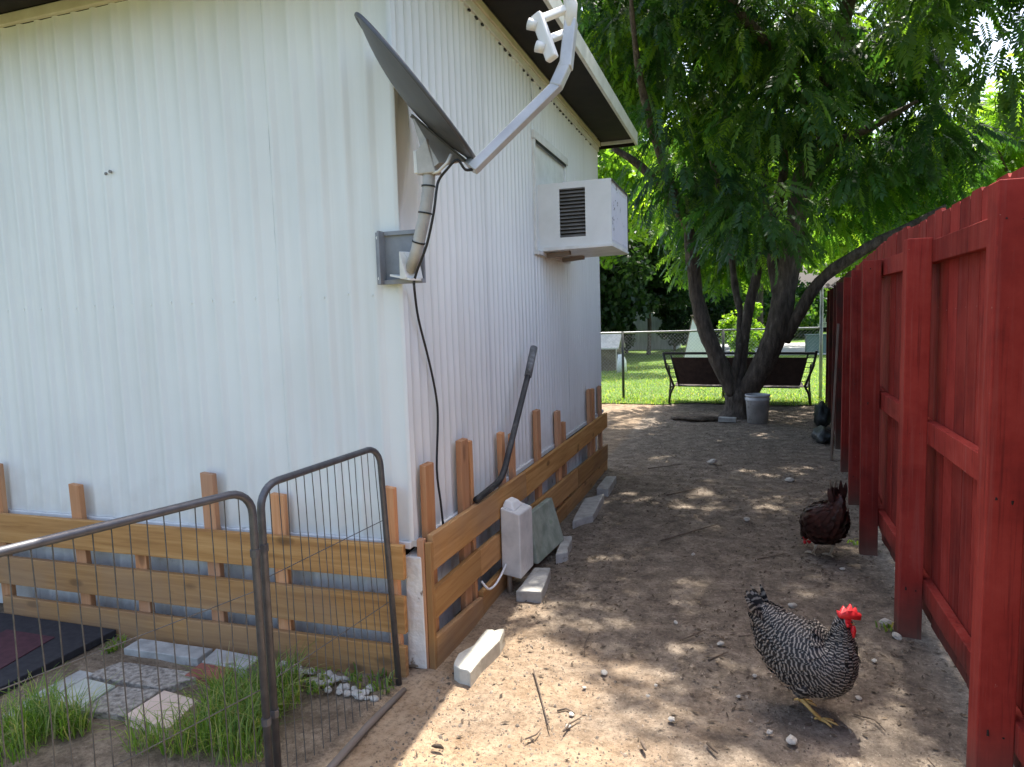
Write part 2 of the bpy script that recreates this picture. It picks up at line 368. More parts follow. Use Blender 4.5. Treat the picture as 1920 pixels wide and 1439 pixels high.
# ================================================================ GROUND
def ground_mat():
    t = NT('dirt_and_sand'); v = t.coord()
    gm = t.add('ShaderNodeNewGeometry'); sp = t.add('ShaderNodeSeparateXYZ'); t.l(gm.outputs['Position'], sp.inputs[0])
    n1 = t.noise(v, 1.6, 6, 0.6); n2 = t.noise(v, 8, 8, 0.68); n3 = t.noise(v, 48, 6, 0.72); n4 = t.noise(v, 130, 4, 0.7)
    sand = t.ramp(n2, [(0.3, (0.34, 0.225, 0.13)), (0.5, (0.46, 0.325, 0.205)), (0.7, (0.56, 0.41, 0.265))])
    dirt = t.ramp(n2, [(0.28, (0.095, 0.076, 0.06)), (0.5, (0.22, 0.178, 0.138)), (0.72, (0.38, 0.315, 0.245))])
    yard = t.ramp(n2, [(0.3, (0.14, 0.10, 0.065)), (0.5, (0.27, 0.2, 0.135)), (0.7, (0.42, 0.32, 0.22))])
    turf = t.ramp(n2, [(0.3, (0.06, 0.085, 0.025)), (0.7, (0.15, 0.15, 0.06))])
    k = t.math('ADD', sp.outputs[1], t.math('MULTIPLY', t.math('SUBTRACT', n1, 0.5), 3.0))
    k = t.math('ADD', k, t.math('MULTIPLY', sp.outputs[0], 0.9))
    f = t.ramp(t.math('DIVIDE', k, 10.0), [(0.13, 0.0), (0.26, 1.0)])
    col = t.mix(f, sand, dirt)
    kx = t.math('ADD', sp.outputs[0], t.math('MULTIPLY', t.math('SUBTRACT', n2, 0.5), 0.16))
    fy = t.ramp(t.math('ADD', kx, 2.0), [(0.60, 1.0), (0.67, 0.0)])
    col = t.mix(fy, col, yard)
    # turf away from the alley: beyond the fence and out in the yard behind
    w1 = t.math('MULTIPLY', t.math('SUBTRACT', n1, 0.5), 1.2)
    t1 = t.ramp(t.math('ADD', t.math('SUBTRACT', sp.outputs[0], 0.7), w1), [(0.35, 0.0), (0.6, 1.0)])
    t2 = t.ramp(t.math('ADD', t.math('SUBTRACT', 1.0, sp.outputs[1]), w1), [(0.2, 0.0), (0.9, 1.0)])
    t3 = t.ramp(t.math('ADD', t.math('SUBTRACT', -4.6, sp.outputs[0]), w1), [(0.2, 0.0), (0.6, 1.0)])
    col = t.mix(t.math('MAXIMUM', t1, t.math('MAXIMUM', t2, t3)), col, turf)
    col = t.mix(t.ramp(n3, [(0.50, 0.0), (0.66, 0.62)]), col, (0.075, 0.055, 0.04))
    col = t.mix(t.ramp(n3, [(0.34, 0.42), (0.44, 0.0)]), col, (0.5, 0.4, 0.29))
    col = t.mix(t.ramp(n4, [(0.60, 0.0), (0.68, 0.6)]), col, (0.06, 0.045, 0.035))
    col = t.mix(t.ramp(n4, [(0.30, 0.55), (0.37, 0.0)]), col, (0.5, 0.43, 0.34))
    b = t.bump(n2, 0.6, 0.04); b = t.bump(n3, 0.9, 0.016, b); b = t.bump(n4, 0.8, 0.006, b)
    return t.out(col, 0.95, b, 0, 0.15)
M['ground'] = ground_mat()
def axis(lo, hi, step, far):
    a = list(np.arange(lo, hi, step)); g = step
    L = [lo]; p = lo
    while p > -far: g *= 1.6; p -= g; L.append(p)
    g = step; U = [hi]; p = hi
    while p < far: g *= 1.6; p += g; U.append(p)
    return np.array(sorted(L[1:])+a+U)
xs = axis(-4.6, 1.8, 0.04, 400); ys = axis(0.9, 12.5, 0.05, 600)
def gh(x, y):
    if -4.8 < x < 2.0 and 0.7 < y < 13:
        return 0.014*fbm(x, y, 1.3)+0.006*fbm(x, y, 5.0, 3.1)+0.003*fbm(x, y, 14.0, 7.7)-0.012
    return -0.012
V = [(x, y, gh(x, y)) for y in ys for x in xs]
nx = len(xs)
Fq = [(j*nx+i, j*nx+i+1, (j+1)*nx+i+1, (j+1)*nx+i) for j in range(len(ys)-1) for i in range(nx-1)]
me = np_mesh('ground', V, Fq); me.polygons.foreach_set('use_smooth', [True]*len(me.polygons))
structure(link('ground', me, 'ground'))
# lawn beyond the yard
def lawn_mat():
    t = NT('lawn'); v = t.coord()
    col = t.ramp(t.noise(v, 1.5, 6, 0.65), [(0.3, (0.075, 0.135, 0.022)), (0.6, (0.12, 0.2, 0.032)), (0.75, (0.19, 0.23, 0.06))])
    return t.out(col, 0.9, t.bump(t.noise(v, 40, 5), 0.9, 0.05), 0, 0.2)
M['lawn'] = lawn_mat()
fx = [x for x in np.arange(-60, 60.1, 0.25)]
V = []; Fq = []
for i, x in enumerate(fx):
    e = 11.75+0.25*fbm(x, 0, 0.9, 5)+0.1*fbm(x, 0, 4.0, 9)
    V += [(x, e, 0.004), (x, 24, 0.004), (x, 70, 0.004), (x, 300, 0.004)]
for i in range(len(fx)-1):
    for k in range(3): Fq.append((i*4+k, (i+1)*4+k, (i+1)*4+k+1, i*4+k+1))
structure(link('lawn', np_mesh('lawn', V, Fq), 'lawn'))
structure(MB().box(-1.8, 3.4, 25.0, 34.0, 0.0, 0.02).build('driveway', 'drive'))

def blades(name, spots, mat, label, cat, hmin, hmax, wid, lean=0.5):
    """spots: (x, y, count, radius)"""
    V = []; Fq = []; T = []
    for (x, y, n, r) in spots:
        for _ in range(n):
            a = random.uniform(0, 6.283); q = r*math.sqrt(random.random())
            px, py = x+q*math.cos(a), y+q*math.sin(a); h = random.uniform(hmin, hmax)
            d = random.uniform(0, 6.283); l = h*random.uniform(0.1, lean); dx, dy = math.cos(d), math.sin(d)
            wx, wy = -dy*wid/2, dx*wid/2; o = len(V)
            V += [(px-wx, py-wy, 0), (px+wx, py+wy, 0), (px+wx*.8+dx*l*.35, py+wy*.8+dy*l*.35, h*.6), (px-wx*.8+dx*l*.35, py-wy*.8+dy*l*.35, h*.6),
                  (px+dx*l+wx*.15, py+dy*l+wy*.15, h*(1-0.25*l/h)), (px+dx*l-wx*.15, py+dy*l-wy*.15, h*(1-0.25*l/h))]
            Fq += [(o, o+1, o+2, o+3), (o+3, o+2, o+4, o+5)]; t = random.random(); T += [t, t]
    me = np_mesh(name, V, Fq); set_tint(me, T)
    o = link(name, me, mat); tag(o, label, cat); o['kind'] = 'stuff'; return o
sp = []
for _ in range(5200):
    y = 11.6+10*random.random()**1.7; x = random.uniform(-5.5, 3.2)
    if y < 11.75+0.25*fbm(x, 0, 0.9, 5): continue
    sp.append((x, y, 5, 0.12))
blades('lawn_grass', sp, 'grass', 'short sunlit green lawn grass behind the tree and bench', 'grass', 0.02, 0.07, 0.012, 1.0)
sp = []
for (px, py, n, r) in ((40, 1375, 120, 0.11), (95, 1370, 110, 0.08), (20, 1410, 90, 0.1), (140, 1375, 45, 0.05), (70, 1345, 40, 0.05), (440, 1330, 130, 0.09), (400, 1365, 110, 0.08), (470, 1370, 100, 0.08),
                       (380, 1400, 70, 0.07), (450, 1410, 90, 0.09), (500, 1300, 70, 0.07), (530, 1290, 60, 0.06), (540, 1320, 40, 0.05), (270, 1400, 35, 0.05), (330, 1405, 30, 0.05), (490, 1345, 80, 0.08), (420, 1300, 40, 0.05)):
    p = gp(px, py); sp.append((p.x, p.y, int(n*2.0), r*1.1))
blades('yard_grass', sp, 'grass', 'tufts of long green grass beside the pavers inside the wire gate', 'grass', 0.03, 0.19, 0.0045, 1.25)

# ================================================================ MOBILE HOME
XW, YF = -1.335, 2.60          # side wall plane, front wall plane
YB, ZB, ZT = 6.84, 0.565, 3.17
home = thing('mobile_home', (XW-1.5, YF, 0), 'white ribbed metal mobile home with dark brown eaves and timber skirting', 'mobile home')
def sheet(name, a0, a1, z0, z1, place, pitch=0.1, depth=0.009, warp=None, nz=1, parent=home):
    """corrugated sheet: narrow raised ribs on a flat sheet"""
    prof = ((0.0, 0.0), (0.52, 0.0), (0.62, 1.0), (0.80, 1.0), (0.90, 0.0))
    us = []
    k0 = math.floor(a0/pitch)
    for k in range(k0, math.ceil(a1/pitch)+1):
        for t, d in prof:
            a = (k+t)*pitch
            if a0 < a < a1: us.append((a, d*depth))
    us = [(a0, 0)]+us+[(a1, 0)]
    V = []; Fq = []
    zs = [z0+(z1-z0)*i/nz for i in range(nz+1)]
    for z in zs:
        for a, d in us:
            dd = d+(warp(a, z) if warp else 0); V.append(place(a, dd, z))
    n = len(us)
    for j in range(nz):
        for i in range(n-1): Fq.append((j*n+i, j*n+i+1, (j+1)*n+i+1, (j+1)*n+i))
    return link(name, np_mesh(name, V, Fq), 'siding', parent)
def dent(a, z): return 0.004*fbm(a, z, 1.2, 2.0)+0.0022*fbm(a, z, 4.5, 6.0)
# front (short) wall: the last sheet is cut round the lifted edge at the corner
F = lambda a, d, z: (a, YF-d, z)
for x0, x1 in ((-5.6, -4.38), (-4.38, -3.16), (-3.16, -1.94)):
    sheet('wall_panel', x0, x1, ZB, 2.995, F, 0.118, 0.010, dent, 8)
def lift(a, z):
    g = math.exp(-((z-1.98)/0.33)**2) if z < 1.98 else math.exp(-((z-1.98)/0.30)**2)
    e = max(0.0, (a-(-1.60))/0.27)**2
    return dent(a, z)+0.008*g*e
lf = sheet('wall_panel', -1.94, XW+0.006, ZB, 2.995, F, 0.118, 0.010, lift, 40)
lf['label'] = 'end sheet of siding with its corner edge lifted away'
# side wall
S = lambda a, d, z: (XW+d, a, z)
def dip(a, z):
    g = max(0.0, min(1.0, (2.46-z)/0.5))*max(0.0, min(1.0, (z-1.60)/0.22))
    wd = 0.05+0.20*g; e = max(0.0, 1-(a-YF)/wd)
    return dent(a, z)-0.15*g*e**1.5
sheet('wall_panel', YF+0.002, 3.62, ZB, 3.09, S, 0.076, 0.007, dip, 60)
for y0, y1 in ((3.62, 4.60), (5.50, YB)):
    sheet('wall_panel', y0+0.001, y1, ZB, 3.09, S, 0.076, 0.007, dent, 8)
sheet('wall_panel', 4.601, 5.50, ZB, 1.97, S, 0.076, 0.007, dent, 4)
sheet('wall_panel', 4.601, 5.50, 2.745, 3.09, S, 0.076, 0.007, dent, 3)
# blank window panel above the air conditioner, with its frame
wp = MB().box(XW-0.02, XW-0.004, 4.60, 5.50, 1.97, 2.745).build('window_panel', 'trim_white', home)
MB().box(XW-0.003, XW+0.022, 4.57, 5.53, 2.70, 2.755).build('frame', 'trim_white', wp, bevel=0.003)
MB().box(XW-0.003, XW+0.016, 5.47, 5.51, 1.96, 2.699).build('frame', 'trim_white', wp, bevel=0.003)
MB().box(XW-0.003, XW+0.016, 4.585, 4.615, 1.96, 2.699).build('frame', 'trim_white', wp, bevel=0.003)
MB().box(XW-0.003, XW+0.030, 4.58, 5.52, 1.93, 1.958).build('sill', 'trim_white', wp, bevel=0.003)
MB().box(XW+0.0165, XW+0.019, 4.62, 5.468, 2.678, 2.699).build('gasket', 'black', wp)
# rails, trims, backing
MB().box(XW-0.01, XW+0.018, YF, YB+0.01, 3.09, 3.18).build('top_trim', 'trim_white', home, bevel=0.004)
MB().box(XW+0.018, XW+0.034, YF-0.02, YB+0.01, 3.135, 3.178).build('gutter_strip', 'trim_cream', home, bevel=0.003)
MB().box(-5.6, XW+0.01, YF-0.03, YF-0.001, 2.996, 3.045).build('front_trim', 'trim_cream', home, bevel=0.004)
MB().box(-5.6, XW-0.002, YF-0.022, YF+0.01, ZB-0.03, ZB-0.001).build('bottom_rail', 'galv', home, bevel=0.002)
MB().box(XW-0.01, XW+0.02, YF+0.012, YB, ZB-0.03, ZB-0.001).build('bottom_rail', 'galv', home, bevel=0.002)
MB().box(XW-0.03, XW-0.012, YB+0.001, YB+0.02, ZB, 3.1).build('corner_trim', 'trim_white', home)
MB().box(-5.6, XW-0.06, YF+0.013, YB-0.02, ZB-0.16, 3.1).build('wall_void', 'void', home)  # near-black box, paints the shade inside the lifted siding gap
MB().box(-5.6, XW-0.12, YF+0.14, YB-0.02, 0.0, ZB-0.162).build('underfloor_shade', 'void', home)  # near-black box, paints the darkness of the open space below the home
# screws on the front wall
for i in range(26):
    x = -4.3+0.118*i; 
    MB().tube([(x, YF-0.004, 1.62+0.006*math.sin(i*3.1)), (x, YF-0.0105, 1.62+0.006*math.sin(i*3.1))], 0.0055, 6).build('screw', 'siding', home)
for i in range(44):
    y = 2.7+0.094*i
    if random.random() < .25: continue
    MB().box(XW+0.006, XW+0.0165, y, y+random.uniform(.012, .034), 3.074, 3.0825).build('vent_slot', 'black', home)
pk = atY(203, 324, YF-0.008)
for dx in (-0.014, 0.012):
    MB().tube([(pk.x+dx, YF-0.004, pk.z+dx*0.3), (pk.x+dx, YF-0.012, pk.z+dx*0.3)], 0.008, 6).build('screw_hole', 'ac_slat', home)
# roof: deck, dark soffit, pale fascia
rf = MB().box(-5.8, -0.985, 2.20, 7.02, 3.26, 3.30).build('roof', 'roofing', home)
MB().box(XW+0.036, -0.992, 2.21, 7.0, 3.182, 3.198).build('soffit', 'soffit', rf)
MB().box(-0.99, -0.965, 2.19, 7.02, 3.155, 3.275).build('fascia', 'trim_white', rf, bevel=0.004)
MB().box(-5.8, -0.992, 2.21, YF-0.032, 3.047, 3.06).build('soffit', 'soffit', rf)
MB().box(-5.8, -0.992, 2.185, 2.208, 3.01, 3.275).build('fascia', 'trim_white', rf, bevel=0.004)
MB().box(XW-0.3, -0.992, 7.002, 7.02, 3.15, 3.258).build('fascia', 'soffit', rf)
MB().box(XW+0.036, -0.992, 6.86, 6.875, 3.15, 3.181).build('rafter_end', 'trim_white', rf)
# under-floor skirting sheets, dark gap and peeling corner post
for k in range(5):
    x0 = -5.2+0.78*k
    sheet('underfloor_panel', x0, min(x0+0.779, -1.40), 0.0, 0.375-0.012*(k % 2), lambda a, d, z: (a, YF+0.055-d, z), 0.13, 0.012).data.materials[0] = M['galv']
for k in range(5):
    y0 = 2.72+0.82*k
    sheet('underfloor_panel', y0, min(y0+0.819, YB), 0.0, 0.37-0.015*(k % 2), lambda a, d, z: (XW-0.05+d, a, z), 0.13, 0.012).data.materials[0] = M['galv']
cp = MB().quadbox([(-1.376, 2.585, 0), (-1.288, 2.59, 0), (-1.29, 2.69, 0), (-1.376, 2.69, 0), (-1.372, 2.59, 0.50), (-1.295, 2.585, 0.50), (-1.295, 2.69, 0.505), (-1.372, 2.69, 0.505)])
cp.build('corner_post', 'peeled', home, bevel=0.006)

# ---------------------------------------------------------------- timber skirting
fs = thing('timber_skirting', (-2.6, 2.54, 0), 'three pine boards on short stakes under the long blank wall behind the wire gate', 'skirting', 'timber skirting round the home')
YB1 = 2.505
for (x0, x1, za, zb, ta, tb) in ((-5.0, -1.335, .405, .425, .560, .572), (-5.0, -1.34, .187, .190, .326, .350), (-3.715, -1.345, -.02, -.02, .117, .132)):
    MB().quadbox([(x0, YB1, za), (x1, YB1, zb), (x1, YB1+.028, zb), (x0, YB1+.028, za), (x0, YB1, ta), (x1, YB1, tb), (x1, YB1+.028, tb), (x0, YB1+.028, ta)]).build('board', 'pine_x', fs, bevel=0.003)
for px, py, wd in ((-8, 868, .07), (142, 907, .068), (390, 886, .07), (522, 925, .07), (731, 912, .048)):
    p = atY(px, py, 2.55)
    ln = random.uniform(-.02, .02)
    MB().quadbox([(p.x-wd/2+ln, 2.535, -.03), (p.x+wd/2+ln, 2.535, -.03), (p.x+wd/2+ln, 2.565, -.03), (p.x-wd/2+ln, 2.565, -.03),
                  (p.x-wd/2, 2.535, p.z), (p.x+wd/2, 2.535, p.z-.006), (p.x+wd/2, 2.565, p.z-.006), (p.x-wd/2, 2.565, p.z)]).build('stake', 'stake_z', fs, bevel=0.003)
for x in (-2.78, -4.3):
    MB().box(x-.035, x+.035, 2.535, 2.565, -.03, .45).build('stake', 'stake_z', fs, bevel=0.003)
ss = thing('timber_skirting', (-1.27, 4.6, 0), 'long row of pine boards and stakes beneath the air conditioner wall', 'skirting', 'timber skirting round the home')
XB = -1.252
def yb(y0, y1, b0, b1, t0, t1, dx=0.0):
    a, b = XB-.028+dx, XB+dx
    MB().quadbox([(a, y0, b0), (b, y0, b0), (b, y1, b1), (a, y1, b1), (a, y0, t0), (b, y0, t0), (b, y1, t1), (a, y1, t1)]).build('board', 'pine_y', ss, bevel=0.003)
yb(2.625, 3.985, .430, .405, .588, .560); yb(3.99, 6.70, .405, .41, .560, .552)
yb(2.625, 3.18, .213, .205, .347, .340); yb(3.186, 5.4, .195, .12, .335, .275, -.004); yb(5.405, 6.70, .12, .09, .275, .235)
yb(2.625, 3.195, -.02, -.02, .133, .085); yb(3.20, 5.0, -.02, -.02, .11, .10, -.003); yb(5.005, 6.70, -.02, -.02, .10, .09, -.006)
for y, z, wd in ((2.692, .885, .085), (3.095, .92, .09), (3.18, .90, .035), (3.665, .86, .06), (3.86, .82, .05), (4.40, .89, .09), (4.94, .81, .09), (5.12, .70, .04), (6.08, .85, .09), (6.22, .84, .08), (6.56, .83, .07)):
    ln = random.uniform(-.015, .015)
    MB().quadbox([(XB-.062, y-wd/2+ln, -.03), (XB-.032, y-wd/2+ln, -.03), (XB-.032, y+wd/2+ln, -.03), (XB-.062, y+wd/2+ln, -.03),
                  (XB-.062, y-wd/2, z), (XB-.032, y-wd/2, z-.004), (XB-.032, y+wd/2, z-.004), (XB-.062, y+wd/2, z)]).build('stake', 'stake_z', ss, bevel=0.003)
MB().box(XB-.062, XB-.03, 2.592, 2.622, -.03, .575).build('end_post', 'stake_z', ss, bevel=0.003)
MB().box(XB-.028, XB+.0, 2.598, 2.6235, -.03, .56).build('end_post', 'pine_z', ss, bevel=0.003)

# ---------------------------------------------------------------- air conditioner
ac = thing('air_conditioner', (-1.08, 5.06, 1.965), 'white boxy window air conditioner jutting from the ribbed side wall', 'air conditioner')
AX0, AX1, AY0, AY1, AZ0, AZ1 = -1.345, -0.828, 4.70, 5.40, 1.985, 2.415
cab = MB()
cab.box(AX0, AX1, AY0, AY0+.004, AZ0, AZ1) if False else None
# cabinet with a louvre opening left in the near side
LX0, LX1, LZ0, LZ1 = -1.185, -1.005, 2.045, 2.372
for (a, b, c, d) in ((AX0, LX0, AZ0, AZ1), (LX1, AX1, AZ0, AZ1), (LX0, LX1, AZ0, LZ0), (LX0, LX1, LZ1, AZ1)):
    cab.box(a, b, AY0, AY0+.012, c, d)
cab.box(AX0, AX1, AY0+.012, AY1, AZ1-.012, AZ1); cab.box(AX0, AX1, AY0+.012, AY1, AZ0, AZ0+.012); cab.box(AX0, AX1, AY1-.012, AY1, AZ0+.012, AZ1-.012)
cb_o = cab.build('cabinet', 'ac_white', ac)
MB().box(AX0+.02, AX1-.03, AY0+.05, AY1-.03, AZ0+.02, AZ1-.02).build('core', 'ac_dark', ac)
for k in range(14):
    z = LZ0+.008+k*(LZ1-LZ0-.012)/13
    MB().quadbox([(LX0, AY0+.001, z-.004), (LX1, AY0+.001, z-.004), (LX1, AY0+.022, z+.010), (LX0, AY0+.022, z+.010),
                  (LX0, AY0+.001, z-.001), (LX1, AY0+.001, z-.001), (LX1, AY0+.022, z+.013), (LX0, AY0+.022, z+.013)]).build('louvre', 'ac_slat', ac)
gr = MB().box(AX1-.02, AX1-.004, AY0+.014, AY1-.014, AZ0+.014, AZ1-.014).build('rear_grille', 'ac_rust', ac)
gr['label'] = 'white rear grille with peeling grey patches'
for k in range(16):
    y = AY0+.05+k*.040
    MB().box(AX1-.0035, AX1+.002, y, y+.012, AZ0+.03, AZ1-.05).build('fin', 'ac_rust', gr)
MB().box(AX1-.012, AX1+.004, AY0+.02, AY1, AZ1-.0115, AZ1+.003).build('rim', 'ac_dark', ac)
MB().box(AX1-.012, AX1+.004, AY1-.004, AY1+.006, AZ0, AZ1-.012).build('rim', 'ac_dark', ac)
MB().quadbox([(AX0, AY0-.014, AZ0-.028), (AX1+.006, AY0-.014, AZ0-.020), (AX1+.006, AY1+.01, AZ0-.020), (AX0, AY1+.01, AZ0-.028),
              (AX0, AY0-.014, AZ0-.001), (AX1+.006, AY0-.014, AZ0-.001), (AX1+.006, AY1+.01, AZ0-.001), (AX0, AY1+.01, AZ0-.001)]).build('base_pan', 'trim_white', ac, bevel=0.003)
MB().beam((XW+.03, 4.80, 1.935), (-1.14, 4.80, 1.948), .05, .028).build('support_board', 'oldwood_x', ac)
MB().beam((XW+.03, 5.25, 1.935), (-1.14, 5.25, 1.948), .05, .028).build('support_board', 'oldwood_x', ac)

# ---------------------------------------------------------------- satellite dish
sd = thing('satellite_dish', (-1.31, 2.55, 1.65), 'grey oval satellite dish with feed arm on a bent mast at the wall corner', 'satellite dish')
pl = MB().box(-1.425, -1.215, 2.572, 2.585, 1.655, 1.868).build('mount_plate', 'plate', sd, bevel=0.002)
MB().box(-1.425, -1.395, 2.560, 2.571, 1.655, 1.868).build('flange', 'plate', pl, bevel=0.002)
MB().box(-1.394, -1.386, 2.520, 2.571, 1.655, 1.868).build('flange', 'plate', pl)
MB().box(-1.385, -1.215, 2.548, 2.571, 1.655, 1.672).build('flange', 'plate', pl)
MB().box(-1.385, -1.215, 2.560, 2.571, 1.852, 1.868).build('flange', 'plate', pl)
for (x, z) in ((-1.41, 1.845), (-1.41, 1.68), (-1.23, 1.70), (-1.24, 1.84)):
    MB().tube([(x, 2.5595, z), (x, 2.553, z)], .008, 6).build('bolt', 'galv', pl)
m0 = atY(770, 508, 2.50); m1 = atY(782, 468, 2.47); m2 = atY(797, 400, 2.45); m3 = atY(803, 355, 2.45); m4 = atY(806, 300, 2.45)
MB().tube([m0, m1, m2, m2.lerp(m3, .5), m3, m4], .0235, 14).build('mast', 'dish_light', sd, True)
MB().quadbox([m0+Vector(d) for d in ((-.05, .0, -.03), (-.005, -.03, -.03), (.03, .05, -.03), (-.05, .05, -.03), (-.055, .02, .075), (-.03, -.035, .075), (.01, .05, .075), (-.055, .05, .075))]).build('foot_bracket', 'galv', sd, bevel=0.003)
MB().beam(m0+Vector((-.09, .045, -.012)), m0+Vector((.02, .0, -.035)), .06, .008).build('foot_bracket', 'galv', sd)
for a, b, t in ((m3, m4, .1), (m2, m3, .0), (m1, m2, .2)):
    c = a.lerp(b, t); d = (b-a).normalized(); MB().tube([c-d*.003, c+d*.003], .0265, 14).build('cable_tie', 'black', sd)
# dish bowl
dc = atY(783, 177, 2.46); vd = (dc-Vector((0, 0, EYE))).normalized()
ptop = atY(690, 62, 2.46); pbot = atY(884, 303, 2.46)
u = (ptop-pbot); u -= vd*u.dot(vd); ra = (ptop-pbot).length/2; u.normalize()
side = u.cross(vd).normalized()
if side.x < 0: side = -side
al = R3(3.5); nrm = (side*math.cos(al)+vd*math.sin(al)).normalized()
wv = nrm.cross(u).normalized(); rb = ra*.92
def dishpt(r, t, off=0.0): return dc+u*(ra*r*math.cos(t))+wv*(rb*r*math.sin(t))+nrm*(-.060*(1-r*r)+.012+off)
bm = MB(); NR, NT_ = 10, 48
for off in (0.0, -.006):
    o = len(bm.v)
    bm.v.append(tuple(dishpt(0, 0, off)))
    for i in range(1, NR+1):
        for k in range(NT_): bm.v.append(tuple(dishpt(i/NR, 2*math.pi*k/NT_, off)))
    for k in range(NT_):
        bm.f.append((o, o+1+k, o+1+(k+1) % NT_)); bm.mi.append(0)
    for i in range(NR-1):
        for k in range(NT_):
            k2 = (k+1) % NT_; a = o+1+i*NT_; b = a+NT_
            bm.f.append((a+k, b+k, b+k2, a+k2)); bm.mi.append(0)
bowl = bm.build('dish', 'dish_grey', sd, True)
MB().tube([dishpt(1.005, 2*math.pi*k/NT_, -.006) for k in range(NT_+1)], .0085, 8, cap=False).build('rim', 'dish_grey', bowl, True)
# back bracket between mast head and bowl
hb = m4
bk = dishpt(.30, math.pi, -.012)
MB().quadbox([hb+Vector(d) for d in ((-.040, -.03, -.055), (.035, -.03, -.055), (.035, .03, -.055), (-.040, .03, -.055), (-.045, -.03, .03), (.0, -.03, .075), (.0, .03, .075), (-.045, .03, .03))]).build('mast_clamp', 'dish_light', sd, bevel=0.004)
MB().box(hb.x-.058, hb.x-.041, hb.y-.022, hb.y+.022, hb.z-.05, hb.z+.035).build('clamp_bolts', 'galv', sd, bevel=0.003)
b0 = dishpt(.10, math.pi, -.018); b1 = dishpt(.92, math.pi, -.018)
sec = MB()
sec.quadbox([hb+Vector((.0, -.028, -.05)), hb+Vector((.05, -.028, -.02)), hb+Vector((.05, .028, -.02)), hb+Vector((.0, .028, -.05)),
             b0+wv*.028, b1+wv*.028, b1-wv*.028, b0-wv*.028])
sec.build('back_bracket', 'dish_light', sd, bevel=0.003)
MB().beam(dishpt(.12, math.pi, -.022), dishpt(.95, math.pi, -.022), .075, .012, nrm).build('back_channel', 'dish_grey', sd, bevel=0.002)
# feed arm
a0 = atY(886, 318, 2.46); a1 = atY(1046, 160, 2.60); a2 = atY(1062, 120, 2.62); a3 = atY(1071, 40, 2.66)
arm = MB(); arm.beam(a0, a1, .040, .034, (0, -1, .3)); arm_o = arm.build('feed_arm', 'arm_grey', sd, bevel=0.004)
MB().beam(a1-(a1-a0).normalized()*.012, a2, .046, .040, (0, -1, .3)).build('elbow', 'arm_grey', arm_o, bevel=0.006)
MB().beam(a2-(a3-a2).normalized()*.02, a3, .046, .042, (0, -1, .3)).build('feed_head_arm', 'arm_grey', arm_o, bevel=0.005)
MB().beam(dishpt(.97, math.pi, -.02), a0+Vector((.01, .005, .01)), .05, .03, nrm).build('arm_socket', 'dish_light', arm_o, bevel=0.003)
ln = thing('dummy', (0, 0, 0), 'x', 'x'); bpy.data.objects.remove(ln)
lnb = MB(); l0 = atY(1006, 28, 2.60); l1 = atY(1036, 112, 2.58); l2 = atY(1020, 72, 2.59)
lnb_o = MB().beam(l0, l1, .034, .046, (1, -.3, .35)).build('feed_head', 'lnb', sd, bevel=0.008)
MB().beam(l0.lerp(l1, .12), atY(1066, 16, 2.655), .030, .022, (0, -1, .3)).build('feed_strut', 'lnb', lnb_o, bevel=0.005)
MB().beam(l0.lerp(l1, .58), atY(1062, 62, 2.65), .030, .022, (0, -1, .3)).build('feed_strut', 'lnb', lnb_o, bevel=0.005)
MB().tube([a3-(a3-a2).normalized()*.03, atY(1070, 8, 2.66), atY(1066, -6, 2.66)], [.022, .026, .022], 12).build('feed_cap', 'lnb', lnb_o, True)
MB().tube([l0.lerp(l1, .26)+Vector((-.014, -.006, 0)), l0.lerp(l1, .26)+Vector((-.045, -.01, .012))], [.018, .021], 14).build('horn', 'lnb', lnb_o, True)
MB().tube([l0.lerp(l1, .76)+Vector((-.014, -.006, 0)), l0.lerp(l1, .76)+Vector((-.045, -.01, .012))], [.018, .021], 14).build('horn', 'lnb', lnb_o, True)
MB().tube(smooth([a0, atY(872, 318, 2.44), atY(857, 300, 2.42), atY(838, 318, 2.42), atY(823, 338, 2.43), atY(818, 360, 2.425), atY(813, 400, 2.425), atY(800, 460, 2.44), atY(783, 505, 2.47), atY(776, 530, 2.52)], 4), .0055, 6).build('dish_lead', 'black', sd, True)
MB().tube([atY(846, 290, 2.43), atY(838, 306, 2.42), atY(822, 322, 2.42), atY(812, 325, 2.43)], .006, 6).build('earth_wire', 'lnb', sd, True)

cbl = [atY(776, 530, 2.545), Vector((-1.305, 2.66, 1.62)), atX(785, 600, -1.31), atX(805, 680, -1.31), atX(818, 745, -1.31), atX(821, 790, -1.31), atX(819, 880, -1.308), atX(826, 940, -1.305), atX(831, 985, -1.30)]
pts = []
for i in range(len(cbl)-1):
    for k in range(4):
        t = k/4; p0 = cbl[max(i-1, 0)]; p1 = cbl[i]; p2 = cbl[i+1]; p3 = cbl[min(i+2, len(cbl)-1)]
        pts.append(.5*((2*p1)+(p2-p0)*t+(2*p0-5*p1+4*p2-p3)*t*t+(-p0+3*p1-3*p2+p3)*t*t*t))
pts.append(cbl[-1])
tag(MB().tube(pts, .0058, 6).build('coaxial_cable', 'black', None, True), 'thin black cable hanging down the siding below the satellite dish', 'cable')

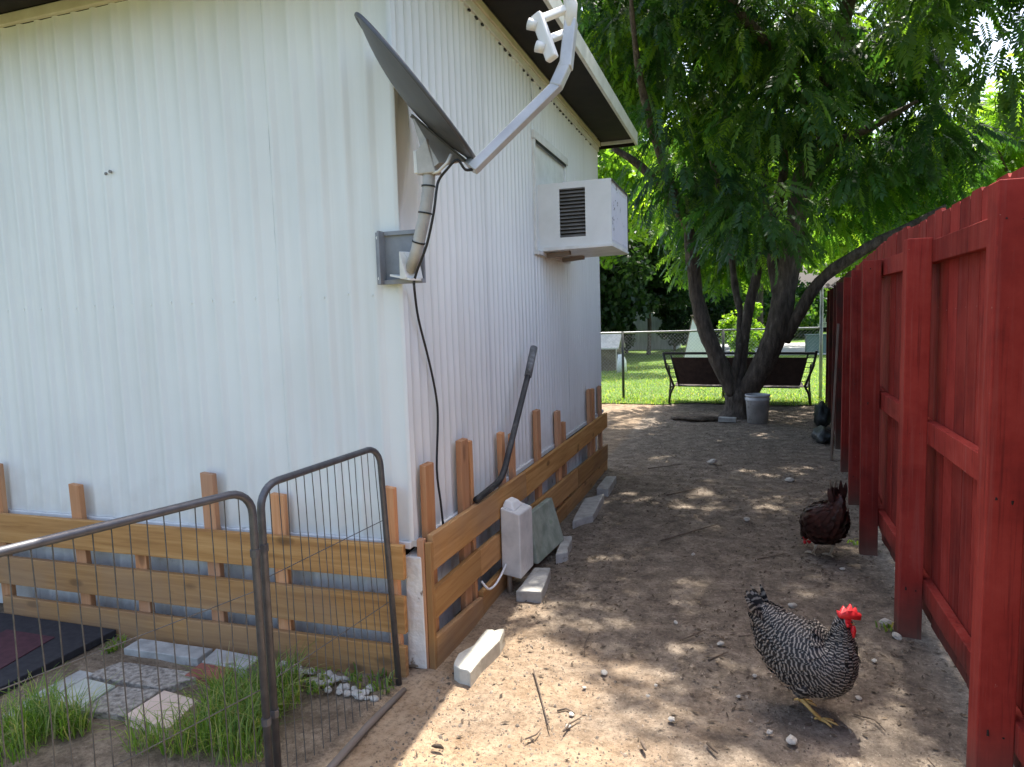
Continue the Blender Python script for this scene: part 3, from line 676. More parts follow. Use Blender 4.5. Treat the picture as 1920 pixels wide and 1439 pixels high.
# ---------------------------------------------------------------- vent pipe
vp = thing('vent_pipe', (-1.25, 3.3, .6), 'bent black pipe with a grey top leaning out from behind the timber skirting', 'pipe')
q = [atX(893, 938, -1.262), atX(918, 918, -1.258), atX(936, 902, -1.25), atX(946, 880, -1.243), atX(953, 852, -1.24), atX(966, 800, -1.239), atX(980, 744, -1.239), atX(993, 692, -1.238)]
MB().tube(smooth(q), .0175, 12).build('lower_pipe', 'blackpipe', vp, True)
e0, e1 = atX(990, 706, -1.238), atX(1001, 652, -1.235)
tb = MB(); tb.tube([e0, e1], .028, 16, cap=False); tb.tube([e1, e1-(e1-e0).normalized()*.05], .023, 16, cap=False)
o = 32
tp = MB(); tp.tube([e0, e1], .0235, 16, cap=False)
n = 16; base = len(tp.v); d = (e1-e0).normalized()
for k in range(16):
    p = Vector(tp.v[16+k]); tp.v.append(tuple(e1+(p-e1)*.8))
for k in range(16):
    p = Vector(tp.v[16+k]); tp.v.append(tuple(e1+(p-e1)*.8-d*.08))
for k in range(16):
    k2 = (k+1) % 16
    tp.f += [(16+k, 16+k2, base+k2, base+k), (base+k, base+k2, base+16+k2, base+16+k)]; tp.mi += [0, 1]
tp.f.append(tuple(base+16+k for k in range(16))); tp.mi.append(1)
tp.f.append(tuple(reversed(range(16)))); tp.mi.append(0)
tp.build('top_sleeve', ['greypipe', 'black'], vp, True)

# ---------------------------------------------------------------- utility box on the skirting, cable, post
ub = thing('utility_box', (-1.19, 3.57, 0), 'weathered pale grey utility box fixed to the timber skirting', 'box')
MB().quadbox([(-1.248, 3.475, .10), (-1.135, 3.47, .085), (-1.13, 3.69, .085), (-1.248, 3.70, .10), (-1.248, 3.475, .475), (-1.135, 3.47, .445), (-1.13, 3.69, .435), (-1.248, 3.70, .47)]).build('case', 'box_grey', ub, bevel=0.008)
MB().quadbox([(-1.246, 3.50, .471), (-1.17, 3.49, .452), (-1.17, 3.66, .452), (-1.246, 3.66, .471), (-1.235, 3.52, .51), (-1.19, 3.51, .50), (-1.19, 3.62, .49), (-1.235, 3.64, .50)]).build('lid', 'white_plain', ub, bevel=0.01)
MB().tube([(-1.215, 3.505, .10), (-1.215, 3.505, -.05)], .014, 10).build('conduit', 'oldwood_z', ub, True)
MB().tube(smooth([(-1.262, 3.20, .165), (-1.235, 3.22, .12), (-1.225, 3.28, .112), (-1.222, 3.36, .125), (-1.222, 3.44, .15), (-1.225, 3.50, .165)]), .006, 8).build('lead', 'white_plain', ub, True)

gs = MB().quadbox([(-1.19, 3.80, .055), (-1.135, 3.80, .05), (-1.095, 4.28, .05), (-1.15, 4.30, .055), (-1.235, 3.83, .33), (-1.195, 3.83, .34), (-1.178, 4.30, .325), (-1.225, 4.32, .315)])
tag(gs.build('stone_slab', 'green_box', None, bevel=0.008), 'algae green square slab leaning on the skirting beside the grey box', 'slab')

def block(px, z0, z1, mat, label, cat, name, group=None, jag=0.0, bev=0.006):
    q = [gp(x, y, z1) for x, y in px]
    if jag:
        r = []
        for i in range(4):
            a, b = q[i], q[(i+1) % 4]
            for k in range(4): r.append(a.lerp(b, k/4)+Vector((random.uniform(-jag, jag), random.uniform(-jag, jag), 0)))
        q = r
    o = MB().prism(q[::-1] if (q[1]-q[0]).cross(q[2]-q[0]).z < 0 else q, z0, z1).build(name, mat, None, bevel=bev)
    return tag(o, label, cat, group)
block(((846, 1240), (916, 1180), (950, 1179), (882, 1262)), -.03, .062, 'white_block', 'chipped off-white concrete block at the foot of the skirting corner', 'block', 'concrete_block', None, .016, .012)
block(((968, 1108), (1001, 1064), (1034, 1064), (1015, 1110)), -.02, .05, 'concrete', 'pale concrete paver lying under the grey utility box and green slab', 'paver', 'paver', None, .004)
block(((1042, 1040), (1053, 1005), (1074, 1005), (1064, 1035)), -.02, .05, 'concrete', 'small concrete paver just past the green slab', 'paver', 'paver', None, .006)
block(((1072, 978), (1097, 934), (1133, 926), (1112, 966)), -.02, .05, 'concrete', 'long grey paver by the skirting, larger one of the two past the green slab', 'paver', 'paver', None, .006)
block(((1118, 916), (1136, 893), (1156, 893), (1141, 917)), -.02, .05, 'concrete', 'last pale paver at the far end of the skirting row', 'paver', 'paver', None, .004)

# yard pavers by the gate
block(((231, 1216), (264, 1197), (399, 1216), (370, 1235)), -.02, .028, 'concrete', 'long white concrete slab tight against the bottom skirting board', 'slab', 'slab', None, .002, .004)
block(((378, 1240), (406, 1216), (488, 1232), (463, 1254)), -.02, .03, 'concrete', 'shorter white slab behind the red brick', 'slab', 'slab', None, .002, .004)
block(((346, 1266), (377, 1242), (439, 1251), (416, 1275)), -.02, .022, 'brick', 'single red brick sunk in the dirt by the white slab', 'brick', 'brick', None, .002, .004)
block(((234, 1341), (308, 1294), (371, 1313), (316, 1366)), -.02, .035, 'tile', 'pale pink square tile lying in the grass', 'tile', 'tile', None, .001, .003)
block(((157, 1266), (228, 1240), (388, 1263), (306, 1291)), -.02, .018, 'aggregate', 'dirty pebble-faced paver between the white slab and the pink tile', 'paver', 'paver', None, .003, .004)
block(((222, 1287), (303, 1293), (231, 1341), (150, 1332)), -.02, .02, 'aggregate', 'square pebble-faced paver alongside the pink tile', 'paver', 'paver', None, .003, .004)
block(((78, 1318), (152, 1270), (217, 1285), (146, 1331)), -.02, .022, 'mossy', 'mossy greenish grey paver next to the grass tuft', 'paver', 'paver', None, .002, .004)
block(((0, 1345), (52, 1309), (96, 1308), (30, 1352)), -.02, .03, 'concrete', 'grey kerb slab along the front part of the dark mat', 'slab', 'slab', 'kerb slabs along the dark mat', .002, .004)
block(((55, 1306), (150, 1256), (176, 1262), (98, 1306)), -.02, .026, 'concrete', 'grey kerb slab along the middle of the dark mat', 'slab', 'slab', 'kerb slabs along the dark mat', .002, .004)
mt = thing('door_mat', (-3.3, 2.2, 0), 'dark mat with a maroon panel on the ground under the skirting', 'mat')
A, B = gp(233, 1186), gp(-10, 1312)
MB().prism([(-4.6, 1.86), (B.x-.01, 1.86), (A.x, 2.49), (-4.6, 2.49)], 0.0, .035).build('base', 'mat', mt, bevel=.004)
MB().prism([(-3.42, 2.02), (-3.08, 2.02), (-3.14, 2.34), (-3.46, 2.34)], .0352, .039).build('panel', 'mat_red', mt)

# ---------------------------------------------------------------- wire gate panels
def gate(name, P, Q, H, label, r, nv, hz, lean=0.0, z0=0.0):
    P = Vector(P); Q = Vector(Q); d = (Q-P); L = d.length; d.normalize(); up = Vector((0, 0, 1)); uq = Vector((lean, 0, 1))
    t = thing(name, P, label, 'gate', 'wire gate panels in front of the home')
    c = .075; pts = [P+up*z0]
    HP, HQ = H
    pts.append(P+up*(HP-c))
    for k in range(1, 7):
        a = math.pi/2*k/6; pts.append(P+d*(c*(1-math.cos(a)))+up*(HP-c+c*math.sin(a)))
    qq = []
    for k in range(0, 6):
        a = math.pi/2*k/6; qq.append(Q-d*(c*(1-math.sin(a)))+uq*(HQ-c+c*math.cos(a)))
    pts += qq+[Q+uq*(HQ-c), Q+uq*z0]
    MB().tube(pts, r, 10).build('frame', 'gate', t, True)
    wm = MB()
    for k in range(1, nv+1):
        f = k/(nv+1); p = P+d*(L*f); uw = up.lerp(uq, f); top = HP+(HQ-HP)*f
        ed = min(f*L, (1-f)*L); top -= (c-math.sqrt(max(0, c*c-(c-ed)**2))) if ed < c else 0
        j = Vector((random.uniform(-.002, .002), random.uniform(-.002, .002), 0))
        mid = p.copy()+uw*(top*.55)+Vector((random.uniform(-.006, .006), random.uniform(-.006, .006), 0))
        wm.tube([p+up*(z0+.008)+j, mid, p+uw*top], .0017, 4)
    for h in hz: wm.tube([P+up*(h*HP), Q+uq*(h*HQ)], .0017, 4)
    wm.build('wire_grid', 'wire', t)
    for h in (.25, .8):
        MB().tube([P+up*(h*HP-.012), P+up*(h*HP+.012)], r*1.25, 8).build('hinge', 'gate', t)
    return t
gate('wire_gate', (-1.438, 1.775, 0), (-1.352, 2.452, 0), (1.0, 1.0), 'wire panel with rounded frame whose free end reaches the home\'s corner', .0125, 15, (.36, .70), -.04, z0=-.01)
gate('wire_gate', (-1.432, 1.728, 0), (-1.655, 0.98, 0), (1.0, 1.0), 'wire panel hinged to the other, farther from the home\'s corner', .0125, 16, (.36, .68), z0=-.01)
e = [gp(757, 1296), gp(725, 1330), gp(690, 1365), gp(655, 1405), gp(600, 1468)]
tag(MB().tube([p+Vector((random.uniform(-.004, .004), 0, .006)) for p in e], [.011, .013, .014, .014, .014], 8).build('edging_stick', 'oldwood_y', None, True), 'long thin wooden stick lying on the ground beneath the wire gate', 'stick')

# ================================================================ RED FENCE
fence = thing('red_fence', (.75, 5.0, 0), 'tall barn red timber fence with posts, rails and vertical pickets', 'fence')
KY = 4.6
def fline(y):      # X of the alley face of the posts
    return .683+.010*(y-3.45) if y < KY else .695+.078*(y-KY)
def fdir(y): return Vector((.010 if y < KY else .078, 1, 0)).normalized()
post_ys = [1.15, 2.30, 3.45, 4.60, 5.75, 6.95, 8.15, 9.4, 10.6, 11.8]
post_me = {}
for i, y in enumerate(post_ys):
    zt = (1.83, 1.845, 1.795, 1.78, 1.785, 1.78, 1.78, 1.79, 1.78, 1.79)[i]
    x = fline(y); o = MB()
    o.quadbox([(0, 0, -.05), (.098, 0, -.05), (.098, .09, -.05), (0, .09, -.05), (0, 0, zt), (.098, 0, zt), (.098, .09, zt), (0, .09, zt)])
    ob = o.build('post', 'red' if y < 7.5 else 'red_old', fence, bevel=.004)
    ob.location = (x, y, 0); ob.rotation_euler = (random.uniform(-.004, .004), random.uniform(-.006, .006), -math.atan2(fdir(y+.2).x, 1))
for i in range(len(post_ys)-1):
    y0, y1 = post_ys[i], post_ys[i+1]
    x0, x1 = fline(y0)+.10, fline(y1)+.10
    mt_ = 'red' if y0 < 7 else 'red_old'
    for za, zb in ((1.688, 1.783), (.892, .992), (.172, .268)):
        j = random.uniform(-.006, .006)
        MB().quadbox([(x0, y0+.045, za+j), (x0+.038, y0+.045, za+j), (x1+.038, y1+.043, za), (x1, y1+.043, za), (x0, y0+.045, zb+j), (x0+.038, y0+.045, zb+j), (x1+.038, y1+.043, zb), (x1, y1+.043, zb)]).build('rail', mt_, fence, bevel=.003)
W_ = .132
pk_mesh = []
for v_ in range(6):
    h = 1.915+random.uniform(-.006, .006); c = .014
    ring = [(0, 0.05), (W_, .05), (W_, h-c), (W_-c, h), (c, h), (0, h-c)]
    mb = MB(); n = len(ring)
    mb.v = [(0, a, b) for a, b in ring]+[(.016, a, b) for a, b in ring]
    mb.f = [tuple(range(n))[::-1], tuple(range(n, 2*n))]+[(i, (i+1) % n, n+(i+1) % n, n+i) for i in range(n)]; mb.mi = [0]*len(mb.f)
    pk_mesh.append(mb.mesh('picket'))
y = .72; k = 0
pm_old = [me.copy() for me in pk_mesh]
while y < 12.0:
    old = y > 7.6
    x = fline(y)+.10+.0395
    me = (pm_old if old else pk_mesh)[k % 6]
    ob = link('picket', me, 'red_old' if old else 'red', fence)
    ob.location = (x+random.uniform(0, .003), y, random.uniform(-.01, .01)); ob.rotation_euler = (random.uniform(-.004, .004), 0, -math.atan2(fdir(y).x, 1))
    y += W_+random.uniform(.004, .009); k += 1
for y, x in [(yy, fline(yy)) for yy in post_ys[1:5]]:
    for z in (.215, .935, 1.735):
        for dx in (.03, .07):
            MB().tube([(x+dx, y+.0015, z+random.uniform(-.02, .02)), (x+dx, y-.002, z)], .0035, 6).build('nail_head', 'soffit', fence)
# loose plank leaning on the fence, dark bags at its foot
p0, p1 = gp(1568, 868), atY(1580, 640, 7.9)
tag(MB().beam((.86, 7.5, -.01), (.925, 7.62, 1.35), .09, .022, (1, -.2, 0)).build('loose_plank', 'oldwood_z', None, bevel=.003), 'weathered loose plank leaning upright against the far part of the red fence', 'plank')
def lump(name, c, r, mat, label, cat, group=None, seed=0.0, amp=.35, sub=3):
    b = bmesh.new(); bmesh.ops.create_icosphere(b, subdivisions=sub, radius=1.0)
    for v in b.verts:
        n_ = noise.noise(v.co*1.7+Vector((seed, seed, 0)))*amp+noise.noise(v.co*4+Vector((0, seed, 0)))*amp*.4
        v.co = v.co*(1+n_); v.co = Vector((v.co.x*r[0], v.co.y*r[1], v.co.z*r[2]))
    zmin = min(v.co.z for v in b.verts)*.7
    for v in b.verts:
        v.co.z = max(v.co.z, zmin)-zmin; v.co += Vector(c)
    me = bpy.data.meshes.new(name); b.to_mesh(me); b.free()
    me.polygons.foreach_set('use_smooth', [True]*len(me.polygons))
    return tag(link(name, me, mat), label, cat, group)
lump('rubbish_bag', (.90, 8.6, -.02), (.11, .28, .10), 'tarp', 'crumpled dark rubbish bag lying at the foot of the fence', 'bag', None, 1.3)
lump('rubbish_bag', (1.0, 9.75, -.02), (.10, .22, .17), 'tarp', 'taller dark rubbish bag against the fence near the bench', 'bag', None, 4.3)

# ================================================================ HENS
def hen_feather_mat(name, barred):
    t = NT(name)
    uv = t.add('ShaderNodeUVMap'); sp = t.add('ShaderNodeSeparateXYZ'); t.l(uv.outputs[0], sp.inputs[0])
    if barred:
        n = t.noise(t.coord('Object'), 45, 4)
        ph = t.math('ADD', t.math('MULTIPLY', sp.outputs[1], 4.2), t.math('MULTIPLY', n, 0.9))
        wv_ = t.math('SINE', t.math('MULTIPLY', ph, 6.283))
        col = t.ramp(t.math('MULTIPLY_ADD', wv_, .5, .5), [(0.5, (0.010, 0.010, 0.012)), (0.95, (0.25, 0.225, 0.2))])
        return t.out(col, 0.6, None, 0, 0.35)
    n = t.noise(t.coord('Object'), 22, 4)
    col = t.ramp(n, [(0.35, (0.018, 0.006, 0.005)), (0.6, (0.05, 0.013, 0.010)), (0.78, (0.10, 0.032, 0.02))])
    return t.out(col, 0.5, None, 0, 0.4)
M['hen_barred'] = hen_feather_mat('barred_feather', True); M['hen_brown'] = hen_feather_mat('brown_feather', False)
M['comb'] = mottled('comb_red', (0.52, 0.012, 0.018), (0.72, 0.03, 0.035), 40, 0.45)
M['shank'] = mottled('yellow_shank', (0.42, 0.25, 0.07), (0.58, 0.38, 0.13), 60, 0.5)
M['shank_pale'] = mottled('pale_shank', (0.34, 0.28, 0.2), (0.46, 0.38, 0.28), 60, 0.5)
M['beak'] = mottled('beak', (0.4, 0.26, 0.1), (0.5, 0.36, 0.18), 40, 0.4)
M['eye'] = mottled('eye', (0.02, 0.012, 0.01), (0.03, 0.02, 0.01), 10, 0.15)

def hen(loc, rz, spine, legs, feather, shank, label, tailn, tail_dir, headdir, seed, comb=1.0, fan=1.0, scale=1.0, pitch=None):
    rnd = random.Random(seed)
    root = thing('hen', loc, label, 'hen')
    rot = Matrix.Rotation(rz, 4, 'Z'); T = Matrix.Translation(loc) @ rot @ Matrix.Scale(scale, 4)
    # --- body: one lofted skin from tail to beak
    S_ = [Vector((a, lat, b)) for (a, b, ry, rr, lat) in spine]; n = 20
    def cr(L, t):
        i = min(int(t), len(L)-2); f = t-i
        p0, p1, p2, p3 = L[max(i-1, 0)], L[i], L[i+1], L[min(i+2, len(L)-1)]
        return .5*((2*p1)+(p2-p0)*f+(2*p0-5*p1+4*p2-p3)*f*f+(-p0+3*p1-3*p2+p3)*f*f*f)
    ry = [s[2] for s in spine]; rr = [s[3] for s in spine]
    STEPS = (len(spine)-1)*5
    rings = []; V = []; uvv = []
    for j in range(STEPS+1):
        t = j*(len(spine)-1)/STEPS
        c = cr(S_, t); d = (cr(S_, min(t+.8, len(spine)-1))-cr(S_, max(t-.8, 0))).normalized()
        if pitch: pa = R3(cr(pitch, t)); d = Vector((math.cos(pa), 0, math.sin(pa)))
        side = d.cross(Vector((0, 0, 1))); side = side.normalized() if side.length > .15 else Vector((0, -1, 0))
        up = side.cross(d).normalized(); a, b = max(cr(ry, t), .003), max(cr(rr, t), .003)
        rings.append((c, d, side, up, a, b))
        for k in range(n):
            th = 2*math.pi*k/n
            wob = 1+.03*noise.noise(Vector((c.x*30, k*.7, seed)))
            V.append(c+side*(a*math.cos(th)*wob)+up*(b*math.sin(th)*wob))
    g = np.array([tuple(v) for v in V]).reshape(STEPS+1, n, 3)
    for _ in range(3):
        g[1:-1] = .25*g[:-2]+.5*g[1:-1]+.25*g[2:]
    V = [Vector(q) for q in g.reshape(-1, 3)]
    def surf(j, th):
        k = (th/(2*math.pi)*n) % n; k0 = int(k) % n; k1 = (k0+1) % n; f = k-int(k)
        p = Vector(g[j, k0])*(1-f)+Vector(g[j, k1])*f
        al = (Vector(g[j-1, k0])-Vector(g[j+1, k0])).normalized()
        nor = (Vector(g[j, k1])-Vector(g[j, k0])).cross(al).normalized()
        if nor.dot(p-rings[j][0]) < 0: nor = -nor
        return p, al, nor
    Fc = []; mi = []; UV = []
    def addface(idx, m_, uvs): Fc.append(idx); mi.append(m_); UV.extend(uvs)
    for j in range(STEPS):
        for k in range(n):
            k2 = (k+1) % n
            idx = (j*n+k, (j+1)*n+k, (j+1)*n+k2, j*n+k2)
            beakpart = j > STEPS-4; face = j > STEPS-11
            addface(idx, 4 if beakpart else (2 if face else 0), [(0, -j*.11), (0, -(j+1)*.11), (0, -(j+1)*.11), (0, -j*.11)])
    for e_, s_ in ((0, 1), (STEPS, -1)):
        idx = tuple(e_*n+k for k in range(n))[::s_]; addface(idx, 0 if e_ == 0 else 4, [(0, 0)]*n)
    def tube(pts, rad, m_, nn=8):
        mb = MB(); mb.tube(pts, rad, nn); o = len(V)
        V.extend(Vector(v) for v in mb.v)
        for f in mb.f: addface(tuple(i+o for i in f), m_, [(0, .1*q) for q in range(len(f))])
    # legs: feathered thigh, bare shank, four toes
    for (hip, knee, hock, foot, yaw) in legs:
        tube([hip, (Vector(hip)+Vector(knee))/2, knee], [.058, .052, .034], 0, 12)
        tube([knee, (Vector(knee)+Vector(hock))/2, hock], [.034, .022, .0105], 0, 10)
        tube([hock, (Vector(hock)+Vector(foot))/2, Vector(foot)+Vector((0, 0, .008))], [.0105, .008, .0085], 1, 8)
        f = Vector(foot)
        for a, L in ((yaw-.55, .055), (yaw, .068), (yaw+.55, .055), (yaw+math.pi, .028)):
            dv = Vector((math.cos(a), math.sin(a), 0))
            tube([f+Vector((0, 0, .008)), f+dv*L*.45+Vector((0, 0, .010)), f+dv*L*.85+Vector((0, 0, .005)), f+dv*L+Vector((0, 0, .001))], [.0075, .0058, .0048, .0015], 1, 6)
    # feathers laid over the skin, free ends towards the tail
    def feather(p, along, nor, L, Wd, m_, curl=.25):
        along = along.normalized(); sd_ = along.cross(nor).normalized(); o = len(V); nn = 4
        for q in range(nn+1):
            f = q/nn; wd = Wd*(.55+.9*f-1.25*f*f*f)
            c = p+along*(L*f)+nor*(.004+L*curl*f*(1-f)*.6)
            V.append(c-sd_*wd); V.append(c+sd_*wd)
        for q in range(nn):
            i = o+2*q; v0, v1 = q/nn, (q+1)/nn
            addface((i, i+1, i+3, i+2), m_, [(0, v0), (1, v0), (1, v1), (0, v1)])
    for j in range(4, STEPS-10):
        c, d, side, up, a, b = rings[j]; cnt = max(5, int((a+b)*95))
        for k in range(cnt):
            th = 2*math.pi*(k+.5*(j % 2)+rnd.uniform(-.25, .25))/cnt
            p, al0, nor = surf(j, th)
            big = min(1.0, (a+b)/.2)
            al = al0+Vector((0, 0, -.35*(1-abs(nor.z))))+Vector((rnd.uniform(-.15, .15),)*3)
            feather(p, al, nor, (.03+.034*big)*rnd.uniform(.75, 1.2), .006+.009*big, 0, .35+.45*rnd.random())
    # wing: rows of long feathers on either flank
    for sgn in (-1, 1):
        for r_ in range(4):
            for q in range(9):
                t = (len(spine)-1)*(.25+.024*q-.012*r_)
                j = int(t/(len(spine)-1)*STEPS); c, d, side, up, a, b = rings[j]
                th = math.radians(28-18*r_) if sgn > 0 else math.pi-math.radians(28-18*r_)
                p, al0, nor = surf(j, th); p = p+nor*.006
                feather(p, al0+Vector((0, 0, -.12)), nor, rnd.uniform(.07, .10), .013, 0, .2)
    # tail fan
    tb = rings[5][0]
    for q in range(tailn):
        f = q/(tailn-1)-.5
        dv = (Vector(tail_dir)+Vector((.35*abs(f), 1.1*f*fan, -.5*abs(f)*fan+rnd.uniform(-.1, .12)))).normalized()
        nor = Vector((.3, 1 if f > 0 else -1, .2)).normalized()
        feather(tb+Vector((0, f*.05, rnd.uniform(-.03, .01))), dv, nor, rnd.uniform(.10, .15), .020, 0, .25)
        feather(tb+Vector((.02, f*.07, -.02)), dv, Vector((-.8, f, .6)).normalized(), rnd.uniform(.08, .11), .018, 0, .3)
    # comb, wattles, eyes
    hc = rings[STEPS-8][0]; hd = Vector(headdir).normalized(); hs = hd.cross(Vector((0, 0, 1))).normalized(); hu = hs.cross(hd)
    prof = [(-.034, .012), (-.040, .034), (-.028, .028), (-.020, .050), (-.010, .036), (.002, .056), (.010, .036), (.020, .046), (.024, .026), (.036, .026), (.034, .006)]
    o = len(V); m_ = len(prof)
    for s_ in (-1, 1):
        for a, b in prof: V.append(hc+hd*(a*comb)+hu*(.004+b*comb)+hs*(s_*(.0055 if b > .03 else .009)*comb))
    addface(tuple(o+i for i in range(m_)), 2, [(0, 0)]*m_); addface(tuple(o+m_+i for i in reversed(range(m_))), 2, [(0, 0)]*m_)
    for i in range(m_):
        i2 = (i+1) % m_; addface((o+i, o+m_+i, o+m_+i2, o+i2), 2, [(0, 0)]*4)
    for s_ in (-1, 1):
        p = hc+hs*(s_*.013)+hd*.014-hu*.012
        tube([p, p-hu*.018+hs*(s_*.003), p-hu*.036*comb, p-hu*.044*comb], [.008, .012, .010, .003], 2, 8)
        tube([hc+hs*(s_*.018)+hd*.004+hu*.006, hc+hs*(s_*.0255)+hd*.004+hu*.006], [.0055, .003], 3, 8)
        tube([hc+hs*(s_*.017)-hd*.012-hu*.006, hc+hs*(s_*.025)-hd*.014-hu*.012], [.009, .004], 2, 8)
    me = bpy.data.meshes.new('body'); me.from_pydata([tuple(T @ v) for v in V], [], Fc); me.update()
    me.polygons.foreach_set('material_index', mi)
    ul = me.uv_layers.new(name='uv'); ul.data.foreach_set('uv', np.array(UV, dtype=np.float32).ravel())
    me.polygons.foreach_set('use_smooth', [True]*len(me.polygons))
    return link('body', me, [feather, shank, 'comb', 'eye', 'beak'] if False else [HENM[0], shank, 'comb', 'eye', 'beak'], root)
SP1 = [(-.250, .432, .022, .030, 0), (-.222, .388, .046, .066, 0), (-.180, .332, .070, .100, 0), (-.125, .278, .092, .128, 0), (-.06, .244, .107, .140, 0), (.0, .238, .109, .140, 0), (.052, .246, .100, .124, 0),
       (.086, .276, .080, .096, 0), (.097, .328, .058, .066, .002), (.094, .378, .042, .046, .006), (.098, .425, .031, .032, .010), (.112, .442, .024, .025, .014), (.127, .440, .010, .011, .019), (.139, .434, .002, .003, .023)]
PT1 = [-58, -54, -46, -30, -11, 2, 15, 36, 62, 78, 52, 12, -15, -22]
LEGS1 = [((-.03, -.055, .17), (-.055, -.055, .105), (-.055, -.052, .078), (.03, -.05, 0), .1), ((-.03, .055, .17), (-.075, .052, .11), (-.10, .05, .075), (-.085, .05, 0), .1)]
HENM = ['hen_barred']
hp = gp(1532, 1338)
hen((hp.x, hp.y, 0), R3(-21), SP1, LEGS1, None, 'shank', 'black and white barred hen with a bright red comb walking on the dirt', 15, (-.65, 0, 1), (.75, .6, -.05), 3, 1.3, .9, .85, PT1)
SP2 = [(-.20, .455, .012, .016, 0), (-.185, .41, .030, .045, 0), (-.155, .35, .056, .075, 0), (-.105, .285, .086, .108, 0), (-.045, .235, .104, .125, 0), (.02, .212, .106, .122, 0), (.075, .205, .094, .105, 0),
       (.125, .19, .072, .082, 0), (.165, .155, .048, .054, 0), (.188, .112, .034, .036, 0), (.200, .078, .027, .028, 0), (.205, .056, .019, .020, 0), (.208, .042, .009, .010, 0), (.21, .028, .002, .003, 0)]
LEGS2 = [((-.02, -.05, .16), (-.035, -.05, .105), (-.05, -.048, .085), (-.02, -.045, 0), .1), ((-.0, .05, .16), (-.01, .05, .11), (-.02, .048, .085), (.03, .045, 0), .1)]
HENM = ['hen_brown']
hp = gp(1541, 1042)
hen((hp.x, hp.y, 0), R3(114), SP2, LEGS2, None, 'shank_pale', 'dark reddish brown hen pecking the ground beside the red fence', 11, (-.12, 0, 1), (.25, 0, -1), 5, .5, .3, .94)

# ================================================================ TREES
def frond_template(np_pairs, seed):
    r = np.random.default_rng(seed); V = []; Fq = []
    def leaflet(b, d, L, W):
        d = d/np.linalg.norm(d); s = np.cross(d, [0, 0, 1.0]); s /= max(np.linalg.norm(s), 1e-6)
        o = len(V); V.extend([b, b+d*L*.45-s*W, b+d*L+np.array([0, 0, -.06*L]), b+d*L*.45+s*W]); Fq.append((o, o+1, o+2, o+3))
    for i in range(np_pairs):
        t = .18+.8*i/(np_pairs-1); b = np.array([t, 0, -.28*t*t])
        for s in (-1, 1):
            d = np.array([.62, s*.85, -.28-.3*t+r.uniform(-.25, .25)]); leaflet(b, d, .36*(1-.35*abs(t-.55))*r.uniform(.85, 1.1), .062)
    leaflet(np.array([.98, 0, -.27]), np.array([1, 0, -.6]), .34, .062)
    V = np.array(V); Fq = np.array(Fq); return V, Fq
TPL = [frond_template(n, i) for i, n in enumerate((6, 7, 7, 8))]
def rotmats(d, roll):
    d = d/np.linalg.norm(d, axis=1, keepdims=True)
    up = np.tile(np.array([0, 0, 1.0]), (len(d), 1)); s = np.cross(up, d); s /= np.maximum(np.linalg.norm(s, axis=1, keepdims=True), 1e-6)
    u = np.cross(d, s); c, sn = np.cos(roll)[:, None], np.sin(roll)[:, None]
    s2 = s*c+u*sn; u2 = u*c-s*sn
    return np.stack([d, s2, u2], axis=2)
def crown(name, mat, parent, P, D, size, templates=TPL, tint=None):
    n = len(P); Vs = []; Fs = []; Ts = []; off = 0
    pick = RNG.integers(0, len(templates), n); tint = RNG.random(n) if tint is None else tint
    Rm = rotmats(D, RNG.normal(0, .45, n))
    for k, (TV, TF) in enumerate(templates):
        ix = np.where(pick == k)[0]
        if not len(ix): continue
        W_v = np.einsum('nij,vj->nvi', Rm[ix], TV)*size[ix][:, None, None]+P[ix][:, None, :]
        nv = len(TV); Vs.append(W_v.reshape(-1, 3)); Fs.append((TF[None]+(np.arange(len(ix))*nv)[:, None, None]).reshape(-1, 4)+off)
        Ts.append(np.repeat(np.clip(tint[ix], 0, 1), len(TF))); off += nv*len(ix)
    me = np_mesh(name, np.concatenate(Vs), np.concatenate(Fs)); set_tint(me, np.concatenate(Ts))
    return link(name, me, mat, parent)
def clump_fronds(C, Rr, per, droop=.55, flat=.7):
    """C: clump centres (n,3), Rr radii (n)"""
    P = []; D = []; T = []
    for c, r in zip(C, Rr):
        n = int(per*(r/.6)**1.6)
        v = RNG.normal(size=(n, 3)); v /= np.linalg.norm(v, axis=1, keepdims=True)
        q = v*(RNG.random(n)**.45)[:, None]*r; q[:, 2] *= flat
        d = v.copy(); d[:, 2] = d[:, 2]*.4-droop+RNG.normal(0, .2, n)
        P.append(c+q); D.append(d); T.append(np.clip(.5*RNG.random()+.5*RNG.random(n), 0, 1))
    return np.concatenate(P), np.concatenate(D), np.concatenate(T)
def limb_tube(pts, rad, n=12, wob=.03, seed=0):
    mb = MB(); P = []; Rd = []
    for i in range(len(pts)-1):
        for k in range(5):
            t = k/5; p0, p1, p2, p3 = [Vector(pts[j]) for j in (max(i-1, 0), i, i+1, min(i+2, len(pts)-1))]
            P.append(.5*((2*p1)+(p2-p0)*t+(2*p0-5*p1+4*p2-p3)*t*t+(-p0+3*p1-3*p2+p3)*t*t*t)); Rd.append(rad[i]+(rad[i+1]-rad[i])*t)
    P.append(Vector(pts[-1])); Rd.append(rad[-1])
    Rd = [r*(1+wob*3*noise.noise(Vector((i*.4, seed, 0)))) for i, r in enumerate(Rd)]
    mb.tube(P, Rd, n)
    for i, v in enumerate(mb.v):
        v = Vector(v); k = 1+0*i; mb.v[i] = tuple(v+Vector((noise.noise(v*6+Vector((seed, 0, 0))), noise.noise(v*6+Vector((0, seed, 0))), 0))*wob)
    return mb
tree = thing('shade_tree', (-.02, 10.35, 0), 'big leafy multi-stemmed shade tree with feathery leaves at the end of the alley', 'tree')
TY = 10.3
def tp(px, py, Y=TY): return atY(px, py, Y)
